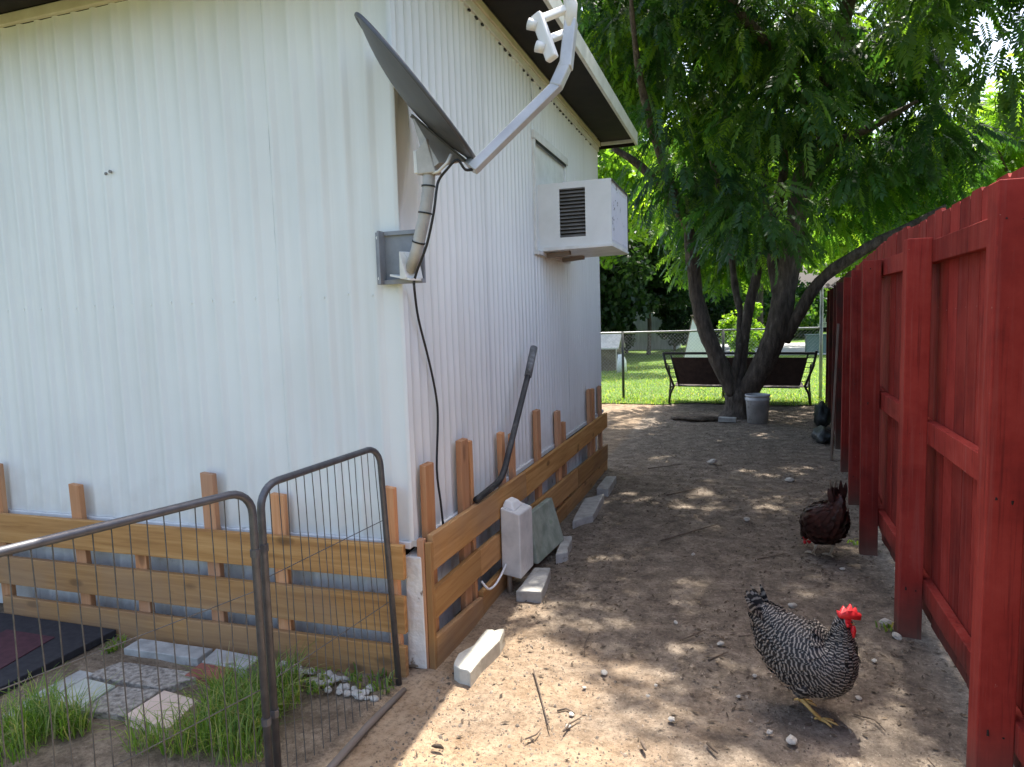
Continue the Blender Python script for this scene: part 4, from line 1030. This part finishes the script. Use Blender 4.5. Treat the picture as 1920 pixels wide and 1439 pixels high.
limb_tube([(-.05, 10.4, -.1), (-.03, 10.38, .12), (-.02, 10.36, .3), (.0, 10.36, .46)], [.32, .21, .2, .15], 18, .03, 1).build('trunk', 'bark', tree, True)
stems = [
    ([tp(1378, 740), tp(1345, 672), tp(1322, 615), tp(1306, 555), tp(1298, 480, 10.2), tp(1287, 420, 10.1), tp(1255, 372, 9.9), tp(1205, 315, 9.7), tp(1150, 278, 9.5)], [.12, .12, .112, .10, .085, .078, .07, .055, .04]),
    ([tp(1385, 730), tp(1392, 660, 10.4), tp(1402, 590, 10.45), tp(1418, 520, 10.5), tp(1435, 420, 10.6), tp(1430, 300, 10.7), tp(1410, 150, 10.8)], [.09, .075, .07, .07, .06, .05, .03]),
    ([tp(1372, 735), tp(1384, 668), tp(1388, 600, 10.5), tp(1376, 520, 10.7), tp(1362, 420, 10.9), tp(1335, 300, 11.0), tp(1300, 180, 11.2)], [.08, .055, .05, .05, .045, .04, .02]),
    ([tp(1402, 735), tp(1436, 672, 10.2), tp(1459, 608, 10.2), tp(1474, 530, 10.2), tp(1487, 450, 10.2), tp(1507, 330, 10.2), tp(1535, 215, 10.1), tp(1562, 110, 10.0), tp(1595, -10, 9.9)], [.14, .155, .16, .15, .14, .13, .115, .10, .08]),
    ([tp(1470, 640, 10.2), tp(1500, 585, 10.1), tp(1535, 530, 10.0), tp(1590, 487, 9.8), tp(1650, 452, 9.7), tp(1710, 424, 9.6), tp(1775, 388, 9.5)], [.08, .08, .075, .07, .065, .055, .04]),
    ([tp(1464, 560, 10.2), tp(1448, 470, 10.3), tp(1452, 400, 10.4), tp(1470, 300, 10.6), tp(1440, 120, 10.9)], [.10, .09, .08, .06, .03]),
    ([tp(1507, 330, 10.2), tp(1570, 270, 9.9), tp(1640, 235, 9.6), tp(1720, 190, 9.2)], [.09, .07, .05, .02]),
    ([tp(1535, 215, 10.1), tp(1480, 120, 9.6), tp(1400, 40, 9.0), tp(1330, -60, 8.3)], [.09, .07, .055, .03]),
    ([tp(1287, 420, 10.1), tp(1240, 300, 9.6), tp(1200, 150, 8.8), tp(1180, -30, 8.0)], [.07, .055, .04, .02]),
]
for i, (p, r) in enumerate(stems): limb_tube(p, r, 12, .022, 2+i).build('limb', 'bark', tree, True)
ZL = [(-3.4, 4.5), (-2.4, 4.4), (-1.75, 4.3), (-1.2, 3.6), (-.75, 2.5), (.25, 1.75), (.7, 2.5), (1.25, 2.8), (2.0, 3.1), (2.8, 3.5), (3.6, 4.2)]
def zlow(x): return float(np.interp(x, [a for a, b in ZL], [b for a, b in ZL]))
C = []; Rr = []
tries = 0
while len(C) < 175 and tries < 4000:
    tries += 1
    x = RNG.uniform(-3.3, 3.0); yy = RNG.uniform(8.6, 12.6); z = RNG.uniform(1.7, 7.4)
    lo = zlow(x)+max(0, 10-yy)*.45
    if z < lo or (z-5.2)**2/2.6**2+(x)**2/3.6**2 > 1.5: continue
    if z < 2.4 and RNG.random() < .35: continue
    C.append((x, yy, z)); Rr.append(RNG.uniform(.42, .75))
n_vis = len(C)
tries = 0
while len(C) < n_vis+104 and tries < 9000:                      # out-of-view boughs added to shade the alley and leave the near sand sunlit
    tries += 1
    x = RNG.uniform(-1.0, 3.2); yy = RNG.uniform(4.9, 9.6); z = RNG.uniform(4.6, 7.8)
    gx, gy = x-.048*z, yy-.45*z
    if z < 1.5+.47*yy+.45 or gy < 2.35 or (gx < -.35 and gy < 3.15) or (gx < .1 and gy < 2.6): continue
    C.append((x, yy, z)); Rr.append(RNG.uniform(.35, .6))
C = np.array(C); Rr = np.array(Rr)
P, D, T = clump_fronds(C, Rr, 82)
# gaps shaped in the crown along sun rays to light chosen ground spots
G = P[:, :2]-np.array([[.048, .45]])*P[:, 2:3]; keep = np.ones(len(P), bool)
for (px, py, rx, ry) in ((1190, 792, .42, .7), (1425, 815, .3, .42), (1172, 940, .22, .3), (1330, 920, .26, .34), (1290, 955, .2, .28), (1440, 955, .2, .28), (1165, 1045, .26, .28), (1275, 1110, .16, .16),
                         (1450, 1265, .2, .17), (1600, 1300, .17, .16), (1690, 1370, .17, .15), (1400, 890, .22, .3), (1240, 860, .2, .35), (1480, 880, .2, .3), (1050, 1230, .16, .14), (1560, 1130, .14, .14)):
    g = gp(px, py); dd = ((G[:, 0]-g.x)/rx)**2+((G[:, 1]-g.y)/ry)**2
    keep &= ~((dd < 1) & (RNG.random(len(P)) < .93))
P, D, T = P[keep], D[keep], T[keep]
sel = RNG.random(len(P)) < .12+.25*(T > .75)
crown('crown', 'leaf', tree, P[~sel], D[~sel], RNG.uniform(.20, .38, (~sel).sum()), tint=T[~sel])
crown('sunlit_leaves', 'leaf_bright', tree, P[sel], D[sel], RNG.uniform(.16, .30, sel.sum()), tint=T[sel]*.8)  # lighter leaf colour paints brighter, sunlit patches into the crown

# broadleaf template: a spray of simple leaves
def spray(seed, n=9, L=.5, Wd=.17):
    r = np.random.default_rng(seed); V = []; Fq = []
    for i in range(n):
        b = r.uniform(-.45, .45, 3); d = r.normal(size=3); d[2] -= .25; d /= np.linalg.norm(d)
        s = np.cross(d, r.normal(size=3)); s /= np.linalg.norm(s); o = len(V)
        V.extend([b, b+d*L*.5-s*Wd, b+d*L, b+d*L*.5+s*Wd]); Fq.append((o, o+1, o+2, o+3))
    return np.array(V), np.array(Fq)
SPRAY = [spray(40+i) for i in range(4)]
def round_tree(name, base, h, rx, rz, zc, label, mat, trunk_r, nclump, per, size, group=None, limbs=4, cat='tree', templates=SPRAY, rc=None, flat=.85):
    t = thing(name, base, label, cat, group); b = Vector(base)
    limb_tube([b+Vector((0, 0, -.1)), b+Vector((.05, 0, h*.25)), b+Vector((-.08, .05, h*.5)), b+Vector((0, 0, h*.85))], [trunk_r*1.3, trunk_r, trunk_r*.8, trunk_r*.3], 10, .02, base[0]).build('trunk', 'bark', t, True)
    for k in range(limbs):
        a = 6.283*k/max(limbs, 1)+base[1]; z0 = h*random.uniform(.3, .5)
        limb_tube([b+Vector((0, 0, z0)), b+Vector((math.cos(a)*rx*.35, math.sin(a)*rx*.35, z0+h*.15)), b+Vector((math.cos(a)*rx*.75, math.sin(a)*rx*.75, z0+h*.25))], [trunk_r*.55, trunk_r*.35, trunk_r*.12], 8, .015, k).build('limb', 'bark', t, True)
    v = RNG.normal(size=(nclump, 3)); v /= np.linalg.norm(v, axis=1, keepdims=True)
    q = v*(RNG.random(nclump)**.4)[:, None]*np.array([rx, rx, rz])
    C = q+np.array([b.x, b.y, b.z+zc]); Rr = RNG.uniform(.45, .9, nclump)*(rc or rx*.33)
    P = []; D = []; T = []
    for c, r in zip(C, Rr):
        w_ = RNG.normal(size=(per, 3)); w_ /= np.linalg.norm(w_, axis=1, keepdims=True)
        qq = w_*(RNG.random(per)**.5)[:, None]*r; qq[:, 2] *= flat
        P.append(c+qq); D.append(w_+np.array([0, 0, -.2])); T.append(np.clip(.55*RNG.random()+.45*RNG.random(per), 0, 1))
    P = np.concatenate(P); D = np.concatenate(D); T = np.concatenate(T)
    keep = P[:, 2] > .05
    crown('crown', mat, t, P[keep], D[keep], size*RNG.uniform(.7, 1.3, keep.sum()), templates, T[keep]); return t
G1 = 'sunlit trees across the lawn'
round_tree('lawn_tree', (-4.2, 20.5, 0), 7.5, 3.0, 2.5, 5.2, 'bright green tree behind the home\'s eave', 'leaf_bright', .16, 60, 46, .34, G1)
round_tree('lawn_tree', (.6, 30.0, 0), 9, 4.0, 3.2, 6.0, 'bright green tree on the lawn in line with the driveway', 'leaf_bright', .2, 70, 60, .52, G1)
round_tree('lawn_tree', (6.6, 27.0, 0), 8, 3.6, 2.8, 5.0, 'yellow-green tree rising over the far end of the red fence', 'leaf_bright', .18, 60, 60, .48, G1)
round_tree('lawn_tree', (-1.4, 44.0, 0), 12, 6.0, 4.5, 7.5, 'tall tree on the skyline beyond the driveway', 'leaf_bright', .3, 80, 60, .75, G1)
round_tree('lawn_tree', (-12.0, 46.0, 0), 13, 7.5, 5.0, 7.5, 'wide tree on the skyline behind the white shed', 'leaf_bright', .3, 80, 60, .85, G1)
round_tree('lawn_tree', (11.5, 48.0, 0), 11, 6.5, 4.0, 6.0, 'wide tree on the skyline beyond the picket porch', 'leaf_bright', .3, 70, 60, .8, G1)
round_tree('neighbour_tree', (5.6, 9.8, 0), 6.8, 2.3, 1.6, 5.4, 'dark feathery tree growing behind the red fence with a bough towards the alley', 'leaf', .15, 40, 60, .36, None, 5, 'tree', TPL, .62)
round_tree('neighbour_tree', (4.4, 13.5, 0), 5.5, 1.6, 1.5, 3.8, 'smaller feathery tree behind the red fence beyond the arching limb', 'leaf_bright', .1, 26, 50, .34, None, 4, 'tree', TPL, .55)
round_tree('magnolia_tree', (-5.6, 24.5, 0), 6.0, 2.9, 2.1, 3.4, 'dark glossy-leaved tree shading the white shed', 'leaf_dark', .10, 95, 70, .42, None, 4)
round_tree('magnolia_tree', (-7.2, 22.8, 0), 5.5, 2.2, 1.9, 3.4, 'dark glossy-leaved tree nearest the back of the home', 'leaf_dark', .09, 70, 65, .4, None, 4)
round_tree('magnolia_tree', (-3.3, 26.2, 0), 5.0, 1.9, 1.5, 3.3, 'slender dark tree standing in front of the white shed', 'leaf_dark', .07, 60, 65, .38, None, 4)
round_tree('myrtle_bush', (3.6, 11.2, 0), 2.3, .9, .6, 1.75, 'pink-flowered myrtle bush just behind the red fence', 'leaf_bright', .04, 22, 36, .2, None, 4, 'bush', TPL, .4)
mtb = bpy.data.objects['myrtle_bush']
P = np.array([3.6, 11.2, 2.15])+RNG.normal(size=(260, 3))*np.array([.5, .5, .18])
crown('blossom', 'petal', mtb, P, RNG.normal(size=(260, 3)), RNG.uniform(.06, .12, 260), SPRAY)
round_tree('garden_shrub', (.05, 21.0, 0), 1.6, .8, .7, .95, 'low bright shrub seen between the stems of the shade tree', 'leaf_bright', .03, 26, 45, .2, None, 3, 'shrub')
round_tree('magnolia_tree', (-4.35, 27.6, 0), 4.4, 1.3, 1.1, 3.0, 'thin dark tree with its trunk against the shed wall', 'leaf_dark', .06, 40, 55, .34, None, 5)
round_tree('garden_shrub', (-4.7, 27.0, 0), 2.0, .8, 1.0, 1.1, 'dark leafy shrub between two thin trunks in front of the shed', 'leaf_dark', .04, 34, 50, .26, None, 3, 'shrub')
round_tree('garden_shrub', (-2.6, 28.8, 0), 2.4, .7, 1.2, 1.4, 'dark upright shrub at the shed corner by the canvas tent', 'leaf_dark', .04, 34, 50, .26, None, 3, 'shrub')
round_tree('garden_shrub', (-5.9, 28.2, 0), 2.2, 1.0, 1.1, 1.2, 'dark shrub against the white shed, half hidden by the home', 'leaf_dark', .04, 34, 50, .3, None, 3, 'shrub')

for i, (x, y_, r_, h_) in enumerate(((-16, 40, 4.0, 2.4), (-9.5, 38, 3.4, 2.2), (-3.6, 40, 3.2, 2.0), (1.8, 41, 2.8, 2.1), (14.5, 44, 4.0, 2.6), (21, 42, 4.5, 3.0))):
    round_tree('boundary_shrub', (x, y_, 0), h_*1.4, r_, h_*.8, h_*.75, ('broad shrub in the boundary hedge far left behind the shed', 'broad shrub in the boundary hedge behind the shed wall', 'broad shrub in the boundary hedge between shed and driveway', 'rounded shrub at the end of the driveway', 'broad shrub in the hedge beyond the porch', 'last broad shrub in the hedge past the porch house')[i], 'leaf_dark' if i in (1, 2) else 'leaf', .06, 60, 40, .5, 'boundary hedge shrubs', 3, 'shrub')
# ================================================================ THINGS AT THE END OF THE ALLEY
# bench seen from behind
bn = thing('garden_bench', (-.05, 11.75, 0), 'black metal garden bench with dark sling back behind the shade tree', 'bench')
bl, br = -1.155, 1.04; yb0 = 11.75
def bz(x): return -.02*(x-bl)/(br-bl)
for x, s in ((bl, 1), (br, -1)):
    MB().tube([(x+.0*s, yb0+.04, 0), (x+.03*s, yb0+.0, .18), (x+.09*s, yb0-.02, .30), (x-.02*s, yb0-.12, .62), (x-.06*s, yb0-.2, .87)], .02, 8).build('back_leg', 'bench_dark', bn, True)
    MB().tube([(x-.05*s, yb0+.62, 0), (x-.02*s, yb0+.58, .30), (x-.05*s, yb0+.56, .60), (x-.06*s, yb0+.30, .64), (x-.03*s, yb0-.1, .63)], .018, 8).build('arm', 'bench_dark', bn, True)
    MB().beam((x+.06*s, yb0-.0, .285), (x+.0*s, yb0+.58, .31), .03, .03).build('side_rail', 'bench_dark', bn)
    MB().tube([(x+.17*s, yb0-.02, .32), (x+.06*s, yb0-.19, .83)], .013, 6).build('sling_rail', 'bench_dark', bn, True)
    for k in range(6):
        f = (k+.5)/6
        MB().beam((x+(.075-.12*f)*s, yb0-.03-.15*f, .34+.46*f), (x+(.165-.10*f)*s, yb0-.03-.15*f, .34+.46*f), .012, .010).build('slat', 'bench_dark', bn)
MB().beam((bl-.06, yb0-.2, .86), (br+.06, yb0-.2, .83), .034, .04).build('top_rail', 'bench_dark', bn, bevel=.004)
MB().beam((bl+.16, yb0-.0, .305), (br-.16, yb0-.0, .275), .03, .024).build('lower_rail', 'bench_dark', bn, bevel=.003)
MB().quadbox([(bl+.17, yb0-.02, .335), (br-.17, yb0-.02, .31), (br-.17, yb0-.008, .31), (bl+.17, yb0-.008, .335), (bl+.08, yb0-.185, .79), (br-.08, yb0-.185, .765), (br-.08, yb0-.173, .765), (bl+.08, yb0-.173, .79)]).build('back_sling', 'bench_sling', bn)
MB().quadbox([(bl+.1, yb0+.02, .30), (br-.1, yb0+.02, .28), (br-.1, yb0+.55, .325), (bl+.1, yb0+.55, .335), (bl+.1, yb0+.02, .31), (br-.1, yb0+.02, .29), (br-.1, yb0+.55, .335), (bl+.1, yb0+.55, .345)]).build('seat_sling', 'bench_sling', bn)

# bucket by the trunk
bu = thing('bucket', (.21, 9.85, 0), 'dirty white plastic bucket standing by the shade tree trunk', 'bucket')
mb = MB(); n = 24
prof = [(.0, .02), (.130, .0), (.152, .30), (.160, .305), (.160, .335), (.153, .335), (.153, .36), (.163, .362), (.163, .385), (.150, .385), (.128, .03), (0.001, .03)]
for r, z in prof:
    for k in range(n): mb.v.append((.21+r*math.cos(6.2832*k/n), 9.85+r*math.sin(6.2832*k/n), z))
for i in range(len(prof)-1):
    for k in range(n): mb.f.append((i*n+k, i*n+(k+1) % n, (i+1)*n+(k+1) % n, (i+1)*n+k)); mb.mi.append(0)
mb.build('pail', 'bucket', bu, True)
MB().tube([(.21-.165, 9.85, .345)]+[(.21-.165*math.cos(a), 9.85-.17*math.sin(a), .345-.10*math.sin(a)) for a in np.linspace(.2, 2.94, 10)]+[(.21+.165, 9.85, .345)], .003, 6).build('handle', 'wiregalv', bu, True)
tag(MB().quadbox([(-.30, 9.88, -.01), (-.07, 9.86, -.01), (-.06, 9.97, -.01), (-.29, 9.99, -.01), (-.30, 9.88, .055), (-.07, 9.86, .05), (-.06, 9.97, .05), (-.29, 9.99, .055)]).build('brick', 'concrete', None, bevel=.005), 'grey brick lying at the foot of the shade tree trunk', 'brick')
lump('dark_mound', (-.62, 10.1, -.03), (.34, .22, .05), 'litter', 'low dark mound left of the grey brick by the trunk', 'mound', None, 2.2)  # low flattened lump in a dark colour beside the trunk

# chain-link fence
cf = thing('chain_link_fence', (-4, 11.75, 0), 'low galvanised chain-link fence with dark posts beside the lawn', 'fence')
c0, c1 = Vector((-8.0, 11.72, 0)), Vector((1.28, 12.75, 0))
cd = (c1-c0)
MB().tube([c0+Vector((0, 0, 1.19)), c1+Vector((0, 0, 1.19))], .017, 8).build('top_rail', 'wiregalv', cf, True)
for f in (.0, .22, .645, .83):
    p = c0+cd*f; MB().tube([p+Vector((0, 0, -.05)), p+Vector((0, 0, 1.21))], .024, 8).build('post', 'darkpost', cf, True)
MB().tube([c1+Vector((0, 0, -.05)), c1+Vector((0, 0, 1.95))], .028, 8).build('post', 'wiregalv', cf, True)
cl = MB(); L = cd.length; nn = int(L/.06)
for k in range(nn):
    a = k*.06
    for s in (-1, 1):
        e_ = a+s*1.15
        f0, f1, z0, z1 = a, e_, .03, 1.18
        if f1 < 0: z1 = .03+1.15*(a/1.15); f1 = 0
        if f1 > L: z1 = .03+1.15*((L-a)/1.15); f1 = L
        cl.tube([c0+cd*(f0/L)+Vector((0, 0, z0)), c0+cd*(f1/L)+Vector((0, 0, z1))], .0009, 3, cap=False)
cl.build('chain_link_mesh', 'wiregalv', cf, kind='stuff')

# dog house, jug, tank
dh = thing('dog_house', (-3.65, 19.0, 0), 'small brown dog house with a pale shingled gable roof on the lawn', 'dog house')
dw = MB(); dw.prism([(-4.3, 18.6), (-3.22, 18.6), (-3.22, 19.5), (-4.3, 19.5)], 0, .62); dw.build('wall', 'doghouse_wall', dh)
for k in range(5): MB().box(-4.3, -3.225, 18.585, 18.599, .03+.118*k, .135+.118*k).build('plank', 'doghouse_wall', dh)
for s, y0, y1 in ((1, 18.48, 19.05), (-1, 19.62, 19.05)):
    MB().quadbox([(-4.4, y0, .60), (-3.12, y0, .60), (-3.12, y1, .98), (-4.4, y1, .98), (-4.4, y0, .64), (-3.12, y0, .64), (-3.12, y1, 1.02), (-4.4, y1, 1.02)]).build('roof', 'doghouse_roof', dh)
MB().box(-3.222, -3.2, 18.8, 19.25, .05, .5).build('doorway', 'black', dh)
MB().prism([(-3.25, 18.62), (-3.2, 18.62), (-3.2, 18.68), (-3.25, 18.68)], 0, .6).build('corner_post', 'doghouse_roof', dh)
jg = atY(1166, 693, 18.2)
tag(MB().tube([(jg.x, 18.2, 0), (jg.x, 18.2, .30), (jg.x-.02, 18.2, .40), (jg.x-.03, 18.2, .48)], [.13, .12, .09, .07], 12).build('water_jug', 'white_plain', None, True), 'white plastic jug standing on the grass beside the dog house', 'jug')
tk = atY(1118, 640, 27)
tn = thing('propane_tank', (tk.x, 27, 0), 'upright white gas tank behind the dog house', 'tank')
MB().tube([(tk.x, 27, .0), (tk.x, 27, .1), (tk.x, 27, .95), (tk.x, 27, 1.1), (tk.x, 27, 1.18)], [.2, .28, .28, .2, .08], 16).build('cylinder', 'white_plain', tn, True)
MB().tube([(tk.x, 27, 1.17), (tk.x, 27, 1.27)], .09, 10).build('valve_collar', 'white_plain', tn)
# white shed
sh = thing('garden_shed', (-4.2, 30.5, 0), 'white panelled garden shed under dark trees beyond the chain-link fence', 'shed')
for k in range(12):
    x = -7.4+.4*k; MB().box(x+.006, x+.394, 30.0-.01*(k % 2), 30.03, 0, 2.25).build('wall_panel', 'shed_white', sh)
MB().box(-7.4, -2.6, 30.031, 32.4, 0, 2.3).build('wall', 'shed_white', sh)
MB().quadbox([(-7.6, 29.75, 2.28), (-2.4, 29.75, 2.28), (-2.4, 32.6, 2.6), (-7.6, 32.6, 2.6), (-7.6, 29.75, 2.36), (-2.4, 29.75, 2.36), (-2.4, 32.6, 2.7), (-7.6, 32.6, 2.7)]).build('roof', 'house_wall', sh)
MB().box(-3.55, -2.85, 29.965, 29.988, 0, 1.9).build('door', 'shed_white', sh)
# canvas A-frame, driveway things, utility cabinet, porch
ta = atY(1290, 598, 22); tb0 = atY(1281, 660, 22); tb1 = atY(1330, 660, 22)
cv = thing('canvas_tent', (tb0.x+.4, 22.3, 0), 'pale canvas play tent standing on the lawn behind the bench', 'tent')
xa, xb = tb0.x, tb0.x+.95; xm = ta.x+.06; zt = ta.z+.02
tm = MB(); q4 = [(xa, 21.9, 0), (xb, 21.9, 0), (xb, 22.8, 0), (xa, 22.8, 0)]
o = len(tm.v); tm.v += q4+[(xm+.05, 22.3, zt)]
for i in range(4): tm.f.append((i, (i+1) % 4, 4)); tm.mi.append(0)
tm.f.append((3, 2, 1, 0)); tm.mi.append(0)
tm.build('cover', 'canvas', cv)
for a in q4: MB().tube([Vector(a)+Vector((0, 0, 0)), Vector((xm+.05, 22.3, zt))+(Vector((xm+.05, 22.3, zt))-Vector(a))*.06], .014, 6).build('pole', 'oldwood_z', cv)
u0 = gp(1512, 664); 
uc = thing('utility_cabinet', (u0.x+.5, u0.y+.2, 0), 'grey-green utility cabinet on the lawn by the end of the red fence', 'cabinet')
MB().box(u0.x, u0.x+1.1, u0.y, u0.y+.6, 0, .62).build('case', 'utility', uc, bevel=.02)
MB().box(u0.x-.03, u0.x+1.13, u0.y-.03, u0.y+.63, .621, .66).build('lid', 'utility', uc, bevel=.01)
ph = thing('porch_house', (6.5, 52, 0), 'far grey house with a white picket porch railing beyond the fence end', 'house')
MB().box(2.6, 13.5, 52.2, 60, 0, 3.0).build('wall', 'dark_house', ph)
MB().quadbox([(2.0, 51, 2.9), (14, 51, 2.9), (14, 61, 2.9), (2, 61, 2.9), (4, 55.5, 5), (12, 55.5, 5), (12, 56.5, 5), (4, 56.5, 5)]).build('roof', 'soffit', ph)
MB().box(2.6, 9.5, 50.6, 50.68, 1.35, 1.45).build('handrail', 'white_plain', ph); MB().box(2.6, 9.5, 50.6, 50.68, .55, .65).build('handrail', 'white_plain', ph)
MB().box(2.6, 9.5, 50.62, 52.19, .3, .5).build('porch_floor', 'white_plain', ph)
for k in range(24): MB().box(2.62+.29*k, 2.74+.29*k, 50.61, 50.67, .651, 1.349).build('baluster', 'white_plain', ph)
for x in (2.6, 6.0, 9.4): MB().box(x, x+.14, 50.58, 50.7, .3, 2.89).build('porch_post', 'white_plain', ph)

# ================================================================ SMALL THINGS ON THE DIRT
stone_me = []
for i in range(7):
    b = bmesh.new(); bmesh.ops.create_icosphere(b, subdivisions=2, radius=1)
    for v in b.verts:
        v.co *= 1+.45*noise.noise(v.co*1.3+Vector((i*7, 0, 0))); v.co.z *= .62
    me = bpy.data.meshes.new('stone'); b.to_mesh(me); b.free(); stone_me.append(me)
def stone(x, y, r, label, group, k):
    o = link('stone', stone_me[k % 7], 'stone'); o.location = (x, y, max(r*.22, 0)); o.scale = (r, r*random.uniform(.7, 1.1), r*random.uniform(.8, 1.1)); o.rotation_euler = (random.uniform(-.3, .3), random.uniform(-.3, .3), random.uniform(0, 6))
    return tag(o, label, 'stone', group)
for i, (px, py, r) in enumerate(((1351, 1208, .018), (1259, 1350, .014), (1072, 1341, .012), (1065, 1363, .010), (1385, 1307, .009), (1133, 1263, .016), (1230, 1286, .007), (1484, 1390, .021), (1443, 1374, .012), (1610, 1310, .012),
                                (1486, 1137, .022), (1335, 868, .045), (1400, 975, .024), (1480, 901, .034), (1580, 1068, .016), (1683, 1195, .022), (1660, 1170, .03), (1267, 1168, .012), (1215, 1306, .008), (1415, 1268, .01), (1096, 1290, .008), (1640, 1240, .012), (1300, 1040, .012), (1548, 1205, .012))):
    p = gp(px, py); lab, grp = {7: ('white stone lying in the barred hen\'s shadow, larger of two there', None), 8: ('small white stone in the barred hen\'s shadow beside a larger one', None), 15: ('pale stone at the foot of a red fence post behind the barred hen', 'stones at the fence post'), 16: ('pale stone at the foot of a red fence post behind the barred hen', 'stones at the fence post')}.get(i, ('small white stone lying loose on the alley dirt', 'white stones on the alley dirt'))
    stone(p.x, p.y, r, lab, grp, i)
for i in range(46):
    px = 528+i*3.9+random.uniform(-6, 6); top = 1243+(px-540)*.27
    p = gp(px, random.uniform(top+3, top+34)); stone(p.x, min(p.y, 2.47), random.uniform(.012, .024), 'pale pebble in the row at the foot of the boards behind the gate', 'pebbles along the skirting', i)
for px, py, r in ((205, 1183, .02), (190, 1187, .012)):
    p = gp(px, py); stone(p.x, min(p.y, 2.46), r*1.2, 'white stone on the dark mat edge under the skirting', 'white stones by the dark mat', 3)
TW = 'dry brown twig lying on the alley dirt'
for i, (pts_, r) in enumerate((([(1000, 1257), (1012, 1300), (1022, 1340), (1031, 1372)], .0035), ([(1106, 1190), (1097, 1208), (1096, 1228)], .003), ([(1275, 1202), (1300, 1193), (1324, 1182)], .004), ([(1328, 1240), (1348, 1230), (1366, 1224)], .004),
        ([(1326, 1396), (1338, 1408), (1346, 1415)], .005), ([(1203, 1394), (1208, 1404), (1211, 1411)], .007), ([(1045, 1335), (1062, 1330), (1078, 1340)], .004), ([(1057, 1375), (1068, 1360), (1090, 1348)], .004), ([(1590, 1270), (1575, 1278)], .005), ([(1240, 1015), (1290, 1000), (1345, 985)], .005),
        ([(1385, 1195), (1410, 1192)], .004), ([(1560, 1258), (1580, 1252), (1598, 1262)], .004), ([(985, 1388), (1005, 1380), (1015, 1368)], .003), ([(1420, 1050), (1470, 1040)], .004), ([(1250, 930), (1310, 918)], .006), ([(1740, 1425), (1752, 1439)], .004), ([(1215, 880), (1280, 872)], .006), ([(1600, 1340), (1640, 1352), (1660, 1372)], .003))):
    tag(MB().tube([gp(a, b)+Vector((0, 0, r*.7+random.uniform(0, .004))) for a, b in pts_], [r]*(len(pts_)-1)+[r*.5], 6).build('twig', 'twig', None, True), TW, 'twig', 'twigs on the alley dirt')
p = gp(820, 1404)
tag(MB().tube([p+Vector((-.022, 0, .006)), p+Vector((-.008, .002, .008)), p+Vector((.01, .003, .008)), p+Vector((.024, 0, .005))], [.003, .008, .008, .003], 8).build('dry_leaf', 'litter', None, True), 'curled brown seed pod on the sunlit sand', 'pod')
# crumbs of soil and grit
V = []; Fq = []
for i in range(15000):
    y = 1.75+8.5*random.random()**1.6; x = random.uniform(-1.2, .95)
    r = random.uniform(.0018, .0055)*(1 if random.random() < .93 else 1.9); z = gh(x, y); o = len(V)
    a = random.uniform(0, 6.28); q = [(x+r*math.cos(a+k*1.571)*random.uniform(.7, 1.3), y+r*math.sin(a+k*1.571)*random.uniform(.7, 1.3)) for k in range(4)]
    V += [(q[k][0], q[k][1], z-.001) for k in range(4)]+[(x+(q[k][0]-x)*.55, y+(q[k][1]-y)*.55, z+r*random.uniform(.5, 1.1)) for k in range(4)]
    Fq += [(o+4, o+5, o+6, o+7)]+[(o+k, o+(k+1) % 4, o+4+(k+1) % 4, o+4+k) for k in range(4)]
o = link('soil_crumbs', np_mesh('soil_crumbs', V, Fq), 'crumb'); tag(o, 'loose crumbs of soil and grit scattered over the alley dirt', 'soil'); o['kind'] = 'stuff'
# leaf litter
V = []; Fq = []
for i in range(7500):
    y = 1.7+9.6*random.random()**1.1; x = random.uniform(-1.15, .95)
    if y < 2.9 and x < -.2 and random.random() < .75: continue
    if noise.noise(Vector((x*1.5, y*1.5, 3))) < random.uniform(-.5, .25): continue
    L = random.uniform(.006, .02); a = random.uniform(0, 6.28); wd = L*random.uniform(.2, .45); z = gh(x, y)+.004
    dx, dy = math.cos(a)*L, math.sin(a)*L; sx, sy = -math.sin(a)*wd, math.cos(a)*wd; o = len(V)
    V += [(x-dx, y-dy, z), (x+sx, y+sy, z+random.uniform(0, .006)), (x+dx, y+dy, z+random.uniform(0, .008)), (x-sx, y-sy, z)]; Fq.append((o, o+1, o+2, o+3))
o = link('leaf_litter', np_mesh('leaf_litter', V, Fq), 'litter'); tag(o, 'scattered dry leaf litter over the alley dirt', 'leaf litter'); o['kind'] = 'stuff'
sp = []
for i in range(60):
    p = gp(random.uniform(520, 740), random.uniform(1262, 1300)); sp.append((p.x, min(p.y, 2.46), 3, .03))
for px, py in ((205, 1225), (215, 1215), (225, 1205), (1660, 1180), (1560, 1010), (1600, 1020), (360, 1190), (455, 1425), (500, 1425), (30, 1360)):
    p = gp(px, py); sp.append((p.x, p.y, 14, .04))
blades('weeds', sp, 'grass', 'small green weeds sprouting along the skirting and fence', 'weeds', .015, .05, .010, 1.2)
